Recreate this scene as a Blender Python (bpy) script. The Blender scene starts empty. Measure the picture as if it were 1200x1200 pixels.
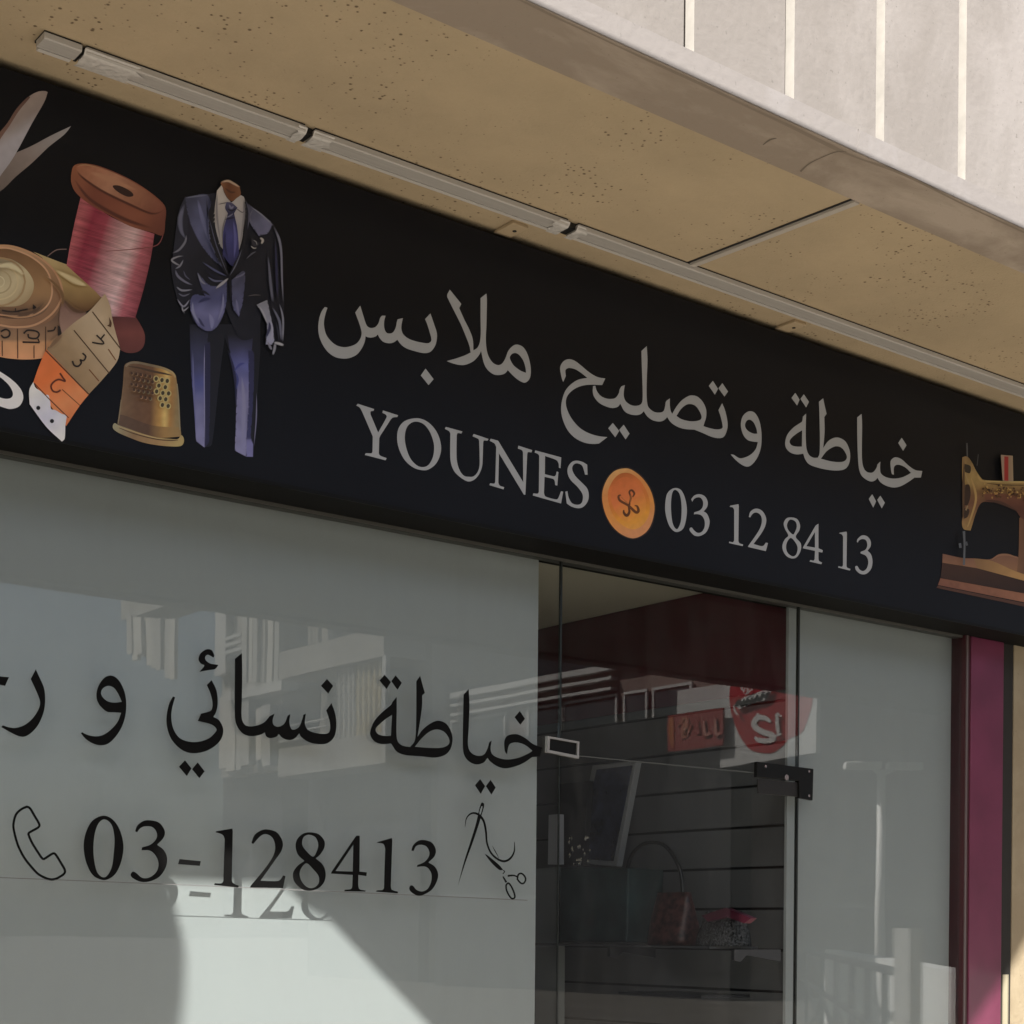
import bpy, bmesh, math, random
from mathutils import Vector, noise
from mathutils.geometry import delaunay_2d_cdt
random.seed(7)
SC = bpy.context.scene
COL = SC.collection

# ------------------------------------------------------------------ camera
F_PX, CX, HY, ROLL, CAM_H = 1911.0, 600.0, 1090.0, 0.009, 1.6     # focal length and horizon in 1200 px units
YAW = math.atan2(2434.0, F_PX)
FW = Vector((math.cos(YAW), math.sin(YAW), 0)); RT = Vector((math.sin(YAW), -math.cos(YAW), 0)); UP = Vector((0, 0, 1))
CAM = Vector((0, 0, CAM_H))
cam = bpy.data.cameras.new('camera'); cam_o = bpy.data.objects.new('camera', cam); COL.objects.link(cam_o)
cam.sensor_width = 36.0; cam.lens = 36.0 * F_PX / 1200.0
cam.shift_x = 0.0; cam.shift_y = (HY - 600.0) / 1200.0
cam.clip_start = 0.05; cam.clip_end = 2000
from mathutils import Matrix
cr, sr = math.cos(ROLL), math.sin(ROLL)
ax_x = RT * cr + UP * sr
ax_y = UP * cr - RT * sr
ax_z = -FW
m = Matrix((ax_x, ax_y, ax_z)).transposed().to_4x4(); m.translation = CAM
cam_o.matrix_world = m
SC.camera = cam_o

# ------------------------------------------------------------------ sky, sun, exposure
SUN_TRAVEL = Vector((1.144, 1.0, -1.64)).normalized()
SUN_EL = math.asin(-SUN_TRAVEL.z)
W = bpy.data.worlds.new('World'); SC.world = W; W.use_nodes = True
nt = W.node_tree; bg = nt.nodes['Background']
sky = nt.nodes.new('ShaderNodeTexSky'); sky.sky_type = 'NISHITA'; sky.sun_disc = False
sky.sun_elevation = SUN_EL; sky.sun_rotation = math.atan2(-SUN_TRAVEL.x, -SUN_TRAVEL.y)
sky.air_density = 1.0; sky.dust_density = 3.2
nt.links.new(sky.outputs['Color'], bg.inputs['Color']); bg.inputs['Strength'].default_value = 0.062
sl = bpy.data.lights.new('sun', 'SUN'); sl.energy = 5.0; sl.angle = math.radians(0.5); sl.color = (1.0, 0.955, 0.89)
so = bpy.data.objects.new('sun', sl); COL.objects.link(so)
so.rotation_euler = SUN_TRAVEL.to_track_quat('-Z', 'Y').to_euler(); so.location = (-8, -8, 14)
SC.view_settings.view_transform = 'Standard'; SC.view_settings.look = 'None'
SC.view_settings.exposure = 1.38; SC.view_settings.gamma = 1.0
SC.cycles.use_denoising = True
SC.cycles.max_bounces = 10; SC.cycles.transparent_max_bounces = 24; SC.cycles.diffuse_bounces = 6
SC.cycles.sample_clamp_indirect = 4.0

# ------------------------------------------------------------------ measuring the photograph: rays meet real planes
def ray(x, y):
    a, b = x - CX, HY - y
    A = a * cr - b * sr; B = a * sr + b * cr
    return FW + RT * (A / F_PX) + UP * (B / F_PX)
def onY(x, y, Y): r = ray(x, y); return CAM + r * (Y / r.y)
def onX(x, y, X): r = ray(x, y); return CAM + r * (X / r.x)
def onZ(x, y, Z): r = ray(x, y); return CAM + r * ((Z - CAM_H) / r.z)

SIGN_Y, GLASS_Y, BOARD_Y = 3.70, 3.85, 3.898
SIGN_B, SIGN_T, SOF = 2.744, 3.582, 3.604
FASC_Y = 2.75

# ------------------------------------------------------------------ helpers: objects, tags
def tag(o, label=None, cat=None, group=None, kind=None):
    if label: o['label'] = label
    if cat: o['category'] = cat
    if group: o['group'] = group
    if kind: o['kind'] = kind
    return o
def empty(name, loc, label, cat, group=None):
    o = bpy.data.objects.new(name, None); COL.objects.link(o); o.location = loc; o.empty_display_size = 0.1
    return tag(o, label, cat, group)
def link(name, me, mats, parent=None):
    o = bpy.data.objects.new(name, me); COL.objects.link(o)
    for mt in (mats if isinstance(mats, (list, tuple)) else [mats]): me.materials.append(mt)
    if parent is not None:
        o.parent = parent
        bpy.context.view_layer.update()
        o.matrix_parent_inverse = parent.matrix_world.inverted()
    return o

class MB:
    def __init__(s): s.v = []; s.f = []; s.mi = []
    def add(s, vs, fs, mi=0):
        n = len(s.v); s.v += [tuple(v) for v in vs]; s.f += [[i + n for i in f] for f in fs]; s.mi += [mi] * len(fs)
    def box(s, x0, x1, y0, y1, z0, z1, mi=0):
        s.add([(x, y, z) for z in (z0, z1) for y in (y0, y1) for x in (x0, x1)],
              [[0, 2, 3, 1], [4, 5, 7, 6], [0, 1, 5, 4], [2, 6, 7, 3], [0, 4, 6, 2], [1, 3, 7, 5]], mi)
        return s
    def prism(s, poly, d, mi=0):          # polygon (list of Vector) extruded by vector d
        n = len(poly); poly = [Vector(p) for p in poly]
        s.add(poly + [p + Vector(d) for p in poly],
              [list(range(n))[::-1], list(range(n, 2 * n))] + [[i, (i + 1) % n, (i + 1) % n + n, i + n] for i in range(n)], mi)
        return s
    def tube(s, path, r, seg=10, mi=0, closed=False):
        path = [Vector(p) for p in path]; n = len(path)
        rs = r if isinstance(r, (list, tuple)) else [r] * n
        rings = []
        for i, p in enumerate(path):
            if closed: t = path[(i + 1) % n] - path[i - 1]
            else: t = path[min(i + 1, n - 1)] - path[max(i - 1, 0)]
            t.normalize(); a = t.cross(Vector((0.13, 0.21, 1)));
            if a.length < 0.05: a = t.cross(Vector((1, 0, 0)))
            a.normalize(); b = t.cross(a)
            rings.append([p + (a * math.cos(k * 2 * math.pi / seg) + b * math.sin(k * 2 * math.pi / seg)) * rs[i] for k in range(seg)])
        vs = [v for rg in rings for v in rg]; fs = []
        for i in range(n if closed else n - 1):
            j = (i + 1) % n
            for k in range(seg):
                fs.append([i * seg + k, i * seg + (k + 1) % seg, j * seg + (k + 1) % seg, j * seg + k])
        if not closed: fs += [list(range(seg))[::-1], [(n - 1) * seg + k for k in range(seg)]]
        s.add(vs, fs, mi); return s
    def build(s, name, mats, parent=None, bevel=0, smooth=False):
        me = bpy.data.meshes.new(name); me.from_pydata(s.v, [], s.f)
        for p, i in zip(me.polygons, s.mi): p.material_index = i
        bm = bmesh.new(); bm.from_mesh(me); bmesh.ops.recalc_face_normals(bm, faces=bm.faces)
        if bevel:
            bmesh.ops.bevel(bm, geom=[e for e in bm.edges if len(e.link_faces) == 2 and e.calc_face_angle(0) > 0.5], offset=bevel, segments=2, profile=0.5, affect='EDGES', clamp_overlap=True)
        bm.to_mesh(me); bm.free()
        if smooth:
            for p in me.polygons: p.use_smooth = True
        return link(name, me, mats, parent)

# ------------------------------------------------------------------ materials
def mat(name, col, rough=0.6, spec=0.5, metal=0.0, var=0.0, vscale=8.0, bump=0.0, bscale=60.0, coat=0.0, stretch=None):
    M = bpy.data.materials.new(name); M.use_nodes = True; n = M.node_tree; b = n.nodes['Principled BSDF']
    b.inputs['Base Color'].default_value = (*col, 1); b.inputs['Roughness'].default_value = rough
    b.inputs['Specular IOR Level'].default_value = spec; b.inputs['Metallic'].default_value = metal
    b.inputs['Coat Weight'].default_value = coat; b.inputs['Coat Roughness'].default_value = 0.08
    if var or bump:
        g = n.nodes.new('ShaderNodeNewGeometry'); vec = g.outputs['Position']
        if stretch:
            mp = n.nodes.new('ShaderNodeMapping'); mp.inputs['Scale'].default_value = stretch
            n.links.new(vec, mp.inputs['Vector']); vec = mp.outputs['Vector']
    if var:
        t = n.nodes.new('ShaderNodeTexNoise'); t.inputs['Scale'].default_value = vscale; t.inputs['Detail'].default_value = 6
        n.links.new(vec, t.inputs['Vector'])
        r = n.nodes.new('ShaderNodeMapRange'); r.inputs['From Min'].default_value = 0.3; r.inputs['From Max'].default_value = 0.7
        r.inputs['To Min'].default_value = 1 - var; r.inputs['To Max'].default_value = 1 + var
        n.links.new(t.outputs['Fac'], r.inputs['Value'])
        mx = n.nodes.new('ShaderNodeVectorMath'); mx.operation = 'SCALE'; mx.inputs[0].default_value = col
        n.links.new(r.outputs['Result'], mx.inputs['Scale']); n.links.new(mx.outputs['Vector'], b.inputs['Base Color'])
    if bump:
        t2 = n.nodes.new('ShaderNodeTexNoise'); t2.inputs['Scale'].default_value = bscale; t2.inputs['Detail'].default_value = 5
        n.links.new(vec, t2.inputs['Vector'])
        bp = n.nodes.new('ShaderNodeBump'); bp.inputs['Strength'].default_value = bump; bp.inputs['Distance'].default_value = 0.01
        n.links.new(t2.outputs['Fac'], bp.inputs['Height']); n.links.new(bp.outputs['Normal'], b.inputs['Normal'])
    return M

def glass_mat(name, tint):
    M = bpy.data.materials.new(name); M.use_nodes = True; n = M.node_tree; n.nodes.clear()
    out = n.nodes.new('ShaderNodeOutputMaterial'); mix = n.nodes.new('ShaderNodeMixShader')
    tr = n.nodes.new('ShaderNodeBsdfTransparent'); tr.inputs['Color'].default_value = (*tint, 1)
    gl = n.nodes.new('ShaderNodeBsdfGlossy'); gl.inputs['Roughness'].default_value = 0.0
    wv = n.nodes.new('ShaderNodeTexNoise'); wv.inputs['Scale'].default_value = 2.6; wv.inputs['Detail'].default_value = 1.5
    wb = n.nodes.new('ShaderNodeBump'); wb.inputs['Strength'].default_value = 1.0; wb.inputs['Distance'].default_value = 0.00016
    g = n.nodes.new('ShaderNodeNewGeometry'); n.links.new(g.outputs['Position'], wv.inputs['Vector']); n.links.new(wv.outputs['Fac'], wb.inputs['Height']); n.links.new(wb.outputs['Normal'], gl.inputs['Normal'])
    d = n.nodes.new('ShaderNodeVectorMath'); d.operation = 'DOT_PRODUCT'
    n.links.new(g.outputs['Normal'], d.inputs[0]); n.links.new(g.outputs['Incoming'], d.inputs[1])
    a = n.nodes.new('ShaderNodeMath'); a.operation = 'ABSOLUTE'; n.links.new(d.outputs['Value'], a.inputs[0])
    s = n.nodes.new('ShaderNodeMath'); s.operation = 'SUBTRACT'; s.inputs[0].default_value = 1; n.links.new(a.outputs[0], s.inputs[1])
    p = n.nodes.new('ShaderNodeMath'); p.operation = 'POWER'; p.inputs[1].default_value = 5; n.links.new(s.outputs[0], p.inputs[0])
    mr = n.nodes.new('ShaderNodeMapRange'); mr.inputs['To Min'].default_value = 0.045; mr.inputs['To Max'].default_value = 1.0
    n.links.new(p.outputs[0], mr.inputs['Value']); n.links.new(mr.outputs['Result'], mix.inputs['Fac'])
    n.links.new(tr.outputs[0], mix.inputs[1]); n.links.new(gl.outputs[0], mix.inputs[2])
    # a thin uneven film of dust and wiping marks on the pane
    mp = n.nodes.new('ShaderNodeMapping'); mp.inputs['Rotation'].default_value = (0, 0.7, 0); mp.inputs['Scale'].default_value = (5.0, 1, 1.3); n.links.new(g.outputs['Position'], mp.inputs['Vector'])
    nz = n.nodes.new('ShaderNodeTexNoise'); nz.inputs['Scale'].default_value = 1.6; nz.inputs['Detail'].default_value = 8; nz.inputs['Roughness'].default_value = 0.68; nz.inputs['Distortion'].default_value = 1.2; n.links.new(mp.outputs['Vector'], nz.inputs['Vector'])
    dr = n.nodes.new('ShaderNodeMapRange'); dr.inputs['From Min'].default_value = 0.47; dr.inputs['From Max'].default_value = 0.78; dr.inputs['To Max'].default_value = 0.018; n.links.new(nz.outputs['Fac'], dr.inputs['Value'])
    df = n.nodes.new('ShaderNodeBsdfDiffuse'); df.inputs['Color'].default_value = (0.6, 0.59, 0.56, 1)
    m2 = n.nodes.new('ShaderNodeMixShader'); n.links.new(dr.outputs['Result'], m2.inputs['Fac']); n.links.new(mix.outputs[0], m2.inputs[1]); n.links.new(df.outputs[0], m2.inputs[2]); n.links.new(m2.outputs[0], out.inputs['Surface'])
    return M

def soffit_mat(name, col):
    # rough sprayed plaster with clusters of small pits
    M = mat(name, col, rough=0.9, spec=0.2); n = M.node_tree; b = n.nodes['Principled BSDF']
    g = n.nodes.new('ShaderNodeNewGeometry'); pos = g.outputs['Position']
    v = n.nodes.new('ShaderNodeTexVoronoi'); v.inputs['Scale'].default_value = 66; v.inputs['Randomness'].default_value = 1.0; n.links.new(pos, v.inputs['Vector'])
    big = n.nodes.new('ShaderNodeTexNoise'); big.inputs['Scale'].default_value = 3.4; big.inputs['Detail'].default_value = 3; n.links.new(pos, big.inputs['Vector'])
    sep = n.nodes.new('ShaderNodeSeparateColor'); n.links.new(v.outputs['Color'], sep.inputs['Color'])
    # pit radius differs from cell to cell; many cells have none
    rr = n.nodes.new('ShaderNodeMapRange'); rr.inputs['From Min'].default_value = 0.08; rr.inputs['From Max'].default_value = 1.0
    rr.inputs['To Min'].default_value = 0.0; rr.inputs['To Max'].default_value = 0.37; n.links.new(sep.outputs['Red'], rr.inputs['Value'])
    cl = n.nodes.new('ShaderNodeMapRange'); cl.inputs['From Min'].default_value = 0.27; cl.inputs['From Max'].default_value = 0.60; n.links.new(big.outputs['Fac'], cl.inputs['Value'])
    mu = n.nodes.new('ShaderNodeMath'); mu.operation = 'MULTIPLY'; n.links.new(rr.outputs[0], mu.inputs[0]); n.links.new(cl.outputs[0], mu.inputs[1])
    sb = n.nodes.new('ShaderNodeMath'); sb.operation = 'SUBTRACT'; n.links.new(mu.outputs[0], sb.inputs[0]); n.links.new(v.outputs['Distance'], sb.inputs[1])
    pit = n.nodes.new('ShaderNodeMapRange'); pit.inputs['From Min'].default_value = 0.0; pit.inputs['From Max'].default_value = 0.14; n.links.new(sb.outputs[0], pit.inputs['Value'])
    f = n.nodes.new('ShaderNodeTexNoise'); f.inputs['Scale'].default_value = 2.0; f.inputs['Detail'].default_value = 8; f.inputs['Roughness'].default_value = 0.65; n.links.new(pos, f.inputs['Vector'])
    cr_ = n.nodes.new('ShaderNodeValToRGB'); e = cr_.color_ramp.elements
    e[0].position = 0.3; e[0].color = (col[0] * .86, col[1] * .86, col[2] * .84, 1); e[1].position = 0.72; e[1].color = (col[0] * 1.09, col[1] * 1.08, col[2] * 1.04, 1)
    n.links.new(f.outputs['Fac'], cr_.inputs['Fac'])
    mx = n.nodes.new('ShaderNodeMixRGB'); n.links.new(pit.outputs[0], mx.inputs['Fac']); n.links.new(cr_.outputs[0], mx.inputs[1])
    mx.inputs[2].default_value = (col[0] * .33, col[1] * .30, col[2] * .28, 1); n.links.new(mx.outputs[0], b.inputs['Base Color'])
    f2 = n.nodes.new('ShaderNodeTexNoise'); f2.inputs['Scale'].default_value = 140; f2.inputs['Detail'].default_value = 4; n.links.new(pos, f2.inputs['Vector'])
    h = n.nodes.new('ShaderNodeMath'); h.operation = 'SUBTRACT'; n.links.new(f2.outputs['Fac'], h.inputs[0]); n.links.new(pit.outputs[0], h.inputs[1])
    bp = n.nodes.new('ShaderNodeBump'); bp.inputs['Strength'].default_value = 0.35; bp.inputs['Distance'].default_value = 0.006
    n.links.new(h.outputs[0], bp.inputs['Height']); n.links.new(bp.outputs['Normal'], b.inputs['Normal'])
    return M

def dirty_mat(name, col, dirt, amount=0.5, scale=2.2, rough=0.85, bump=0.25, stretch=(1, 1, 1)):
    M = mat(name, col, rough=rough, spec=0.25); n = M.node_tree; b = n.nodes['Principled BSDF']
    g = n.nodes.new('ShaderNodeNewGeometry'); mp = n.nodes.new('ShaderNodeMapping'); mp.inputs['Scale'].default_value = stretch
    n.links.new(g.outputs['Position'], mp.inputs['Vector'])
    t = n.nodes.new('ShaderNodeTexNoise'); t.inputs['Scale'].default_value = scale; t.inputs['Detail'].default_value = 9; t.inputs['Roughness'].default_value = 0.62; t.inputs['Distortion'].default_value = 0.4
    n.links.new(mp.outputs['Vector'], t.inputs['Vector'])
    r = n.nodes.new('ShaderNodeValToRGB'); e = r.color_ramp.elements
    e[0].position = 0.62 - amount * 0.4; e[0].color = (*dirt, 1); e[1].position = 0.62; e[1].color = (*col, 1)
    n.links.new(t.outputs['Fac'], r.inputs['Fac'])
    sp = n.nodes.new('ShaderNodeTexNoise'); sp.inputs['Scale'].default_value = 95; sp.inputs['Detail'].default_value = 2; n.links.new(g.outputs['Position'], sp.inputs['Vector'])
    pr = n.nodes.new('ShaderNodeMapRange'); pr.inputs['From Min'].default_value = 0.685; pr.inputs['From Max'].default_value = 0.76; n.links.new(sp.outputs['Fac'], pr.inputs['Value'])
    mx = n.nodes.new('ShaderNodeMixRGB'); mx.inputs[2].default_value = (*[c * .8 for c in dirt], 1)
    n.links.new(pr.outputs[0], mx.inputs['Fac']); n.links.new(r.outputs[0], mx.inputs[1]); n.links.new(mx.outputs[0], b.inputs['Base Color'])
    t2 = n.nodes.new('ShaderNodeTexNoise'); t2.inputs['Scale'].default_value = 45; t2.inputs['Detail'].default_value = 6; n.links.new(g.outputs['Position'], t2.inputs['Vector'])
    bp = n.nodes.new('ShaderNodeBump'); bp.inputs['Strength'].default_value = bump; bp.inputs['Distance'].default_value = 0.008
    n.links.new(t2.outputs['Fac'], bp.inputs['Height']); n.links.new(bp.outputs['Normal'], b.inputs['Normal'])
    return M

def ink_mat(name, rough=0.5, spec=0.35):
    M = bpy.data.materials.new(name); M.use_nodes = True; n = M.node_tree; b = n.nodes['Principled BSDF']
    a = n.nodes.new('ShaderNodeAttribute'); a.attribute_name = 'ink'
    n.links.new(a.outputs['Color'], b.inputs['Base Color']); b.inputs['Roughness'].default_value = rough; b.inputs['Specular IOR Level'].default_value = spec
    return M

M = dict(
    soffit=soffit_mat('plaster_soffit', (0.50, 0.40, 0.272)),
    beam=dirty_mat('beam_concrete', (0.48, 0.405, 0.335), (0.34, 0.28, 0.225), 0.42, 2.0, stretch=(1, 2.2, 1)),
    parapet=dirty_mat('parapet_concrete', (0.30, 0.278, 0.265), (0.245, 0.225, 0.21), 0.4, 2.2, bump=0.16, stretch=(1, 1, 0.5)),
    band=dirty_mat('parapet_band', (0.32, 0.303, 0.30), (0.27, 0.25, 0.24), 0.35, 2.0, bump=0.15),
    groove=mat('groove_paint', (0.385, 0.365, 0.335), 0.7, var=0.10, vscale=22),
    cream=dirty_mat('cream_wall', (0.38, 0.315, 0.215), (0.31, 0.25, 0.165), 0.4, 2.5),
    burg=mat('burgundy_cladding', (0.145, 0.027, 0.064), 0.38, 0.4, var=0.22, vscale=4, coat=0.12),
    burgdark=mat('burgundy_frame', (0.050, 0.010, 0.014), 0.4, 0.5),
    alu=mat('aluminium', (0.62, 0.62, 0.62), 0.35, metal=0.9, bump=0.03),
    aluline=mat('painted_aluminium', (0.26, 0.25, 0.22), 0.4),
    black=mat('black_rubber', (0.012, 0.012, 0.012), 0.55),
    gapm=mat('dark_gap', (0.02, 0.018, 0.016), 0.9),
    vinyl=mat('black_sign_vinyl', (0.0075, 0.0083, 0.0118), 0.42, 0.2, var=0.12, vscale=3, bump=0.03, bscale=9),
    white_ink=mat('white_lettering', (0.415, 0.435, 0.465), 0.5, 0.3),
    black_ink=mat('black_vinyl_lettering', (0.003, 0.003, 0.003), 0.7, 0.12),
    film=mat('film_edge_line', (0.16, 0.16, 0.16), 0.4),
    board=mat('white_board', (0.43, 0.448, 0.447), 0.55, 0.3, var=0.012, vscale=2),
    glass=glass_mat('shop_glass', (0.90, 0.92, 0.92)),
    edge=mat('glass_edge_seal', (0.012, 0.016, 0.015), 0.4),
    steel=mat('brushed_steel', (0.6, 0.6, 0.6), 0.25, metal=1.0),
    blackmetal=mat('black_metal', (0.005, 0.005, 0.005), 0.5, 0.2),
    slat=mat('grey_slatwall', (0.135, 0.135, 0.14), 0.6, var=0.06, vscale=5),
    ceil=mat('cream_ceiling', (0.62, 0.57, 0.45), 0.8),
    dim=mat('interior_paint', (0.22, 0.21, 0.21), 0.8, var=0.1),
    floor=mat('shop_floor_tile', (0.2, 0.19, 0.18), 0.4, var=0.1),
    plastic=mat('grey_white_plastic', (0.46, 0.44, 0.41), 0.38, 0.5, var=0.06, vscale=18, bump=0.04, stretch=(0.3, 8, 8)),
    plastic_lip=mat('pale_plastic_lip', (0.58, 0.555, 0.52), 0.35),
    filmwrap=mat('protective_film', (0.60, 0.58, 0.55), 0.22, 0.6, bump=0.5, bscale=55),
    plate=mat('sand_plate', (0.50, 0.39, 0.25), 0.7),
    ink=ink_mat('printed_ink'),
    sunlit_ink=mat('sunlit_white_lettering', (0.86, 0.85, 0.86), 0.5, 0.3),  # white ink lightened to paint sunlight on the initial
)
INK_GAIN = (2.45, 2.7, 2.9)
def s2l(c): c /= 255.0; return c / 12.92 if c <= 0.04045 else ((c + 0.055) / 1.055) ** 2.4
def ink(r, g, b, k=None):
    k = INK_GAIN if k is None else k
    return tuple(min(0.86, s2l(max(0, c)) * q) for c, q in zip((r, g, b), k))

# ------------------------------------------------------------------ drawing flat outlines on real planes
def parse(s):
    out = []
    for tok in s.split():
        c = tok.endswith('!'); x, y = tok.rstrip('!').split(',')
        out.append((float(x), float(y), c))
    return out
def smooth_closed(pts, sub=4):
    n = len(pts); out = []
    for i in range(n):
        p0, p1, p2, p3 = pts[i - 1], pts[i], pts[(i + 1) % n], pts[(i + 2) % n]
        d = (p2[0] - p1[0], p2[1] - p1[1])
        t1 = d if p1[2] else ((p2[0] - p0[0]) / 2, (p2[1] - p0[1]) / 2)
        t2 = d if p2[2] else ((p3[0] - p1[0]) / 2, (p3[1] - p1[1]) / 2)
        L = math.hypot(*d) or 1
        def cl(t):
            l = math.hypot(*t); return t if l <= 1.4 * L else (t[0] * 1.4 * L / l, t[1] * 1.4 * L / l)
        t1, t2 = cl(t1), cl(t2)
        for k in range(sub):
            u = k / sub; a = 2 * u**3 - 3 * u**2 + 1; b = u**3 - 2 * u**2 + u; c = -2 * u**3 + 3 * u**2; e = u**3 - u**2
            out.append((a * p1[0] + b * t1[0] + c * p2[0] + e * t2[0], a * p1[1] + b * t1[1] + c * p2[1] + e * t2[1]))
            if p1[2] and p2[2]: break
    return out
def smooth_open(pts, sub=5):
    out = []; n = len(pts)
    for i in range(n - 1):
        p0, p1, p2, p3 = pts[max(i - 1, 0)], pts[i], pts[i + 1], pts[min(i + 2, n - 1)]
        for k in range(sub):
            u = k / sub
            out.append(tuple(0.5 * (2 * p1[j] + (p2[j] - p0[j]) * u + (2 * p0[j] - 5 * p1[j] + 4 * p2[j] - p3[j]) * u * u + (3 * p1[j] - p0[j] - 3 * p2[j] + p3[j]) * u**3) for j in range(len(p1))))
    out.append(tuple(pts[-1])); return out
def O(s): return ('o', s)                       # closed outline
def stroke(s, w, closed=False, sub=5):          # pen stroke of width w (number, or one per point)
    pts = [(p[0], p[1]) for p in parse(s)]; n = len(pts)
    ws = list(w) if isinstance(w, (list, tuple)) else [w] * n
    P = [(pts[i][0], pts[i][1], ws[i]) for i in range(n)]
    if closed: P = P + [P[0]]
    P = smooth_open(P, sub) if n > 2 else P
    L, R = [], []
    for i, p in enumerate(P):
        if closed: a, b = P[i - 1 if i else -2], P[(i + 1) if i < len(P) - 1 else 1]
        else: a, b = P[max(i - 1, 0)], P[min(i + 1, len(P) - 1)]
        dx, dy = b[0] - a[0], b[1] - a[1]; l = math.hypot(dx, dy) or 1
        L.append((p[0] - dy / l * p[2] / 2, p[1] + dx / l * p[2] / 2)); R.append((p[0] + dy / l * p[2] / 2, p[1] - dx / l * p[2] / 2))
    if closed: return ('ring', [L[:-1], R[:-1]])
    return ('strip', (L, R))
def sstroke(s, w, sub=5):                       # soft brush stroke: full ink along the middle, none at the edges
    k, (L, R) = stroke(s, w, sub=sub)
    cols = [[(l[0] + (r[0] - l[0]) * t, l[1] + (r[1] - l[1]) * t) for l, r in zip(L, R)] for t in (0, .3, .7, 1)]
    return ('soft', cols)
def ell(cx, cy, rx, ry, rot=0, n=24):
    c, s = math.cos(rot), math.sin(rot)
    return ('poly', [(cx + rx * math.cos(t) * c - ry * math.sin(t) * s, cy + rx * math.cos(t) * s + ry * math.sin(t) * c) for t in [2 * math.pi * k / n for k in range(n)]])

def fill(loops, spacing=None):
    vs, es = [], []
    for lp in loops:
        n0 = len(vs); q = []
        for p in lp:
            if not q or math.hypot(p[0] - q[-1][0], p[1] - q[-1][1]) > 1e-3: q.append(p)
        if math.hypot(q[0][0] - q[-1][0], q[0][1] - q[-1][1]) < 1e-3: q.pop()
        vs += [Vector(p[:2]) for p in q]; es += [(n0 + i, n0 + (i + 1) % len(q)) for i in range(len(q))]
    if spacing:
        xs = [v.x for v in vs]; ys = [v.y for v in vs]
        x0, x1, y0, y1 = min(xs), max(xs), min(ys), max(ys)
        r = 0; y = y0 + spacing / 2
        while y < y1:
            x = x0 + (spacing / 2 if r % 2 else 0)
            while x < x1: vs.append(Vector((x + .01, y))); x += spacing
            y += spacing; r += 1
    res = delaunay_2d_cdt(vs, es, [], 0, 1e-4)
    segs = [(vs[a], vs[b]) for a, b in es]
    def inside(x, y):
        c = False
        for p, q in segs:
            if (p.y > y) != (q.y > y) and x < (q.x - p.x) * (y - p.y) / (q.y - p.y) + p.x: c = not c
        return c
    V0 = res[0]
    tris = [f for f in res[2] if inside(sum(V0[i].x for i in f) / 3 + 1e-5, sum(V0[i].y for i in f) / 3 + 1.3e-5)]
    used = sorted({i for f in tris for i in f}); mp = {j: i for i, j in enumerate(used)}
    return [res[0][j] for j in used], [[mp[i] for i in f] for f in tris]

def shape_mesh(shape, spacing=None):
    if isinstance(shape, list):                 # outline with holes
        return fill([smooth_closed(parse(s)) for s in shape], spacing)
    k, d = shape
    if k == 'o': return fill([smooth_closed(parse(d))], spacing)
    if k == 'poly': return fill([d], spacing)
    if k == 'ring':
        L, R = d; n = len(L)
        return [Vector(p) for p in L + R], [[i, (i + 1) % n, (i + 1) % n + n, i + n] for i in range(n)]
    if k == 'soft':
        n = len(d[0]); return [Vector(p) for c in d for p in c], [[c * n + i, c * n + i + 1, (c + 1) * n + i + 1, (c + 1) * n + i] for c in range(3) for i in range(n - 1)]
    L, R = d; n = len(L)
    return [Vector(p) for p in L + R], [[i, i + 1, i + 1 + n, i + n] for i in range(n - 1)]

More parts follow.
